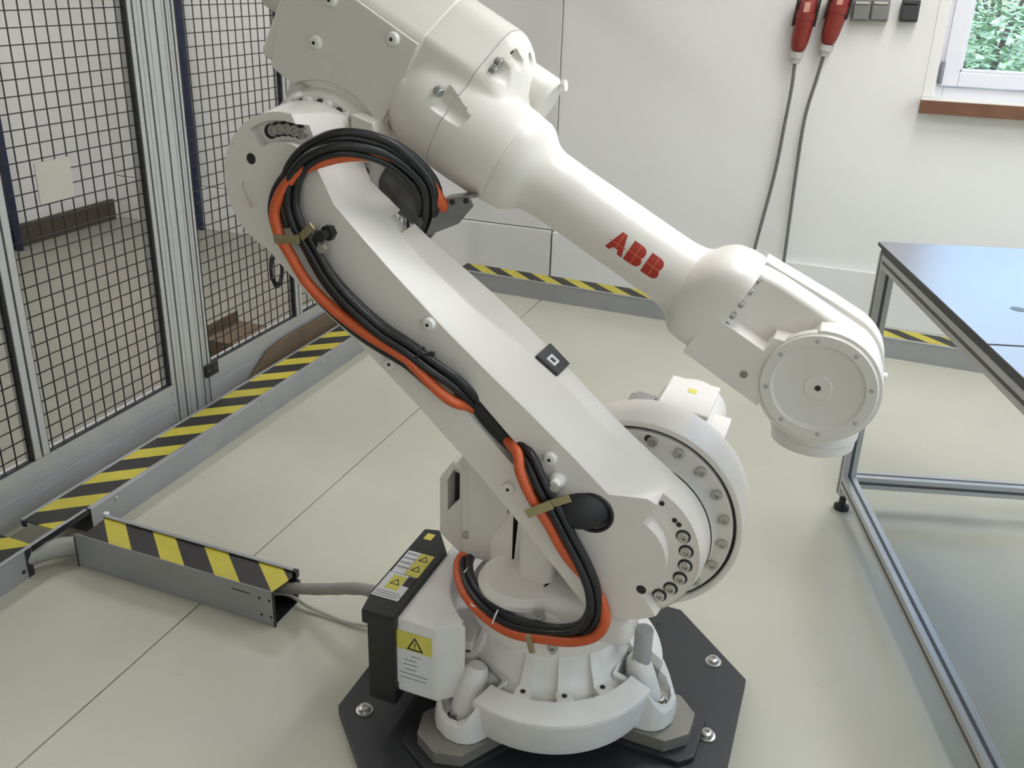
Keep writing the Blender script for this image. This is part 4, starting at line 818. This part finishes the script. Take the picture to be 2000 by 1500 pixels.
# ================================================================== WALL FITTINGS
def plug(x, zb, tilt, lab, cord):
    t_ = thing('power_plug', (x, YB-.03, zb), lab, 'plug', 'red power plugs hanging on the wall')
    d = V((math.sin(tilt), -.05, math.cos(tilt))).normalized(); o_ = V((x, YB-.055, zb))
    put('plug_body', G().lathe(o_, d, [(0,.022),(.012,.034),(.05,.042),(.12,.046),(.15,.047),(.152,.050),(.19,.050),(.192,.045),(.25,.043),(.26,.038)], 20), M_RED, t_, sharp=40)
    put('plug_flap', G().obox(o_ + d*.205, V((1,0,0)), V((0,1,0)), d, (-.014,.014), (-.052,-.038), (-.018,.03)), mat('plug_mark', (206,150,130), .4), t_, bevel=.004)
    for sx in ((-.056,-.046),(.046,.056)): put('plug_side_clip', G().obox(o_ + d*.17, V((1,0,0)), V((0,1,0)), d, sx, (-.02,.02), (-.05,.09)), M_BLK, t_, bevel=.003)
    put('plug_gland', G().lathe(o_, d*-1, [(0,.034),(.03,.033),(.032,.026),(.055,.024),(.058,.015)], 18), mat('gland_grey', (178,176,170), .5), t_)
    put('cord', G().tube(spline([tuple(o_ - d*.05)] + cord, 8), .0085, 10), mat('grey_cord', (104,102,98), .5), t_, sharp=0)
plug(-.398, 1.38, .10, 'left red power plug with thick grey cord on the wall', [(-.402,YB-.045,1.20),(-.414,YB-.03,1.00),(-.43,YB-.025,.75),(-.478,YB-.04,.36),(-.50,YB-.10,.12),(-.52,YB-.16,.02)])
plug(-.262, 1.42, .16, 'right red power plug with thinner grey cord on the wall', [(-.288,YB-.04,1.25),(-.318,YB-.03,1.05),(-.322,YB-.025,.75),(-.318,YB-.045,.30),(-.32,YB-.10,.10),(-.33,YB-.16,.02)])
for x, z, m, lab in ((-.128, 1.578, M_SOCK, 'left grey wall socket with hinged flap'), (-.044, 1.580, M_SOCK, 'middle grey wall socket beside the dark one'), (.088, 1.583, M_SWIT, 'dark grey wall socket nearest the window')):
    s_ = thing('wall_socket', (x, YB, z), lab, 'socket', 'sockets on the back wall'); hw = .041
    put('socket_body', G().box(x-hw, x+hw, YB-.055, YB, z-.045, z+.055), m, s_, bevel=.006)
    put('socket_flap', G().box(x-hw+.006, x+hw-.006, YB-.062, YB-.0548, z-.036, z+.028), m, s_, bevel=.003)
    put('socket_hinge', G().box(x-hw+.010, x+hw-.010, YB-.064, YB-.0548, z+.033, z+.044), M_SHEET if m is M_SOCK else M_BLK, s_, bevel=.003)

# ================================================================== GARDEN outside the window
def bush(name, c, rx, ry, rz, n, lab):
    t_ = thing(name, (c[0], c[1], -.2), lab, 'bush', 'bushes in the garden')
    g = G()
    for _ in range(n):
        while True:
            p = V((random.uniform(-1,1), random.uniform(-1,1), random.uniform(-1,1)))
            if .15 < p.length < 1: break
        p = V((c[0]+p.x*rx, c[1]+p.y*ry, c[2]+p.z*rz)); a = random.uniform(0, 2*PI); l = random.uniform(.03, .07)
        d1 = V((math.cos(a), math.sin(a), random.uniform(-.6,.4))).normalized(); d2_ = d1.cross(V((random.uniform(-.5,.5), random.uniform(-.5,.5), 1))).normalized()
        nn = d1.cross(d2_)*.2*l
        g.add([p, p + d1*l + d2_*l*.45 + nn, p + d1*l*2, p + d1*l - d2_*l*.45 + nn], [(0,1,2,3)])
    f = put('foliage', g, M_LEAF, t_, sharp=0); f['kind'] = 'stuff'
    for k in range(9):
        a = random.uniform(0, 6.28); put('stem', G().tube(spline([(c[0]+.1*math.cos(a), c[1]+.1*math.sin(a), -.2), (c[0]+.2*math.cos(a), c[1]+.2*math.sin(a), c[2]-.2*rz), (c[0]+.5*rx*math.cos(a+.3), c[1]+.5*ry*math.sin(a+.3), c[2]+.8*rz)], 5), lambda u: .035*(1-.7*u), 8), M_STEM, t_)
bush('garden_bush', (.7, 9.2, .75), 1.1, .9, .95, 5200, 'pale green leafy bush seen through the left of the window')
bush('garden_bush', (3.4, 9.8, .9), 1.3, 1.0, 1.15, 4200, 'wide green bush further right outside the window')
bush('garden_bush', (1.2, 12.5, 1.5), 1.6, 1.2, 1.6, 4000, 'tall green shrub standing behind the leafy bush outside')
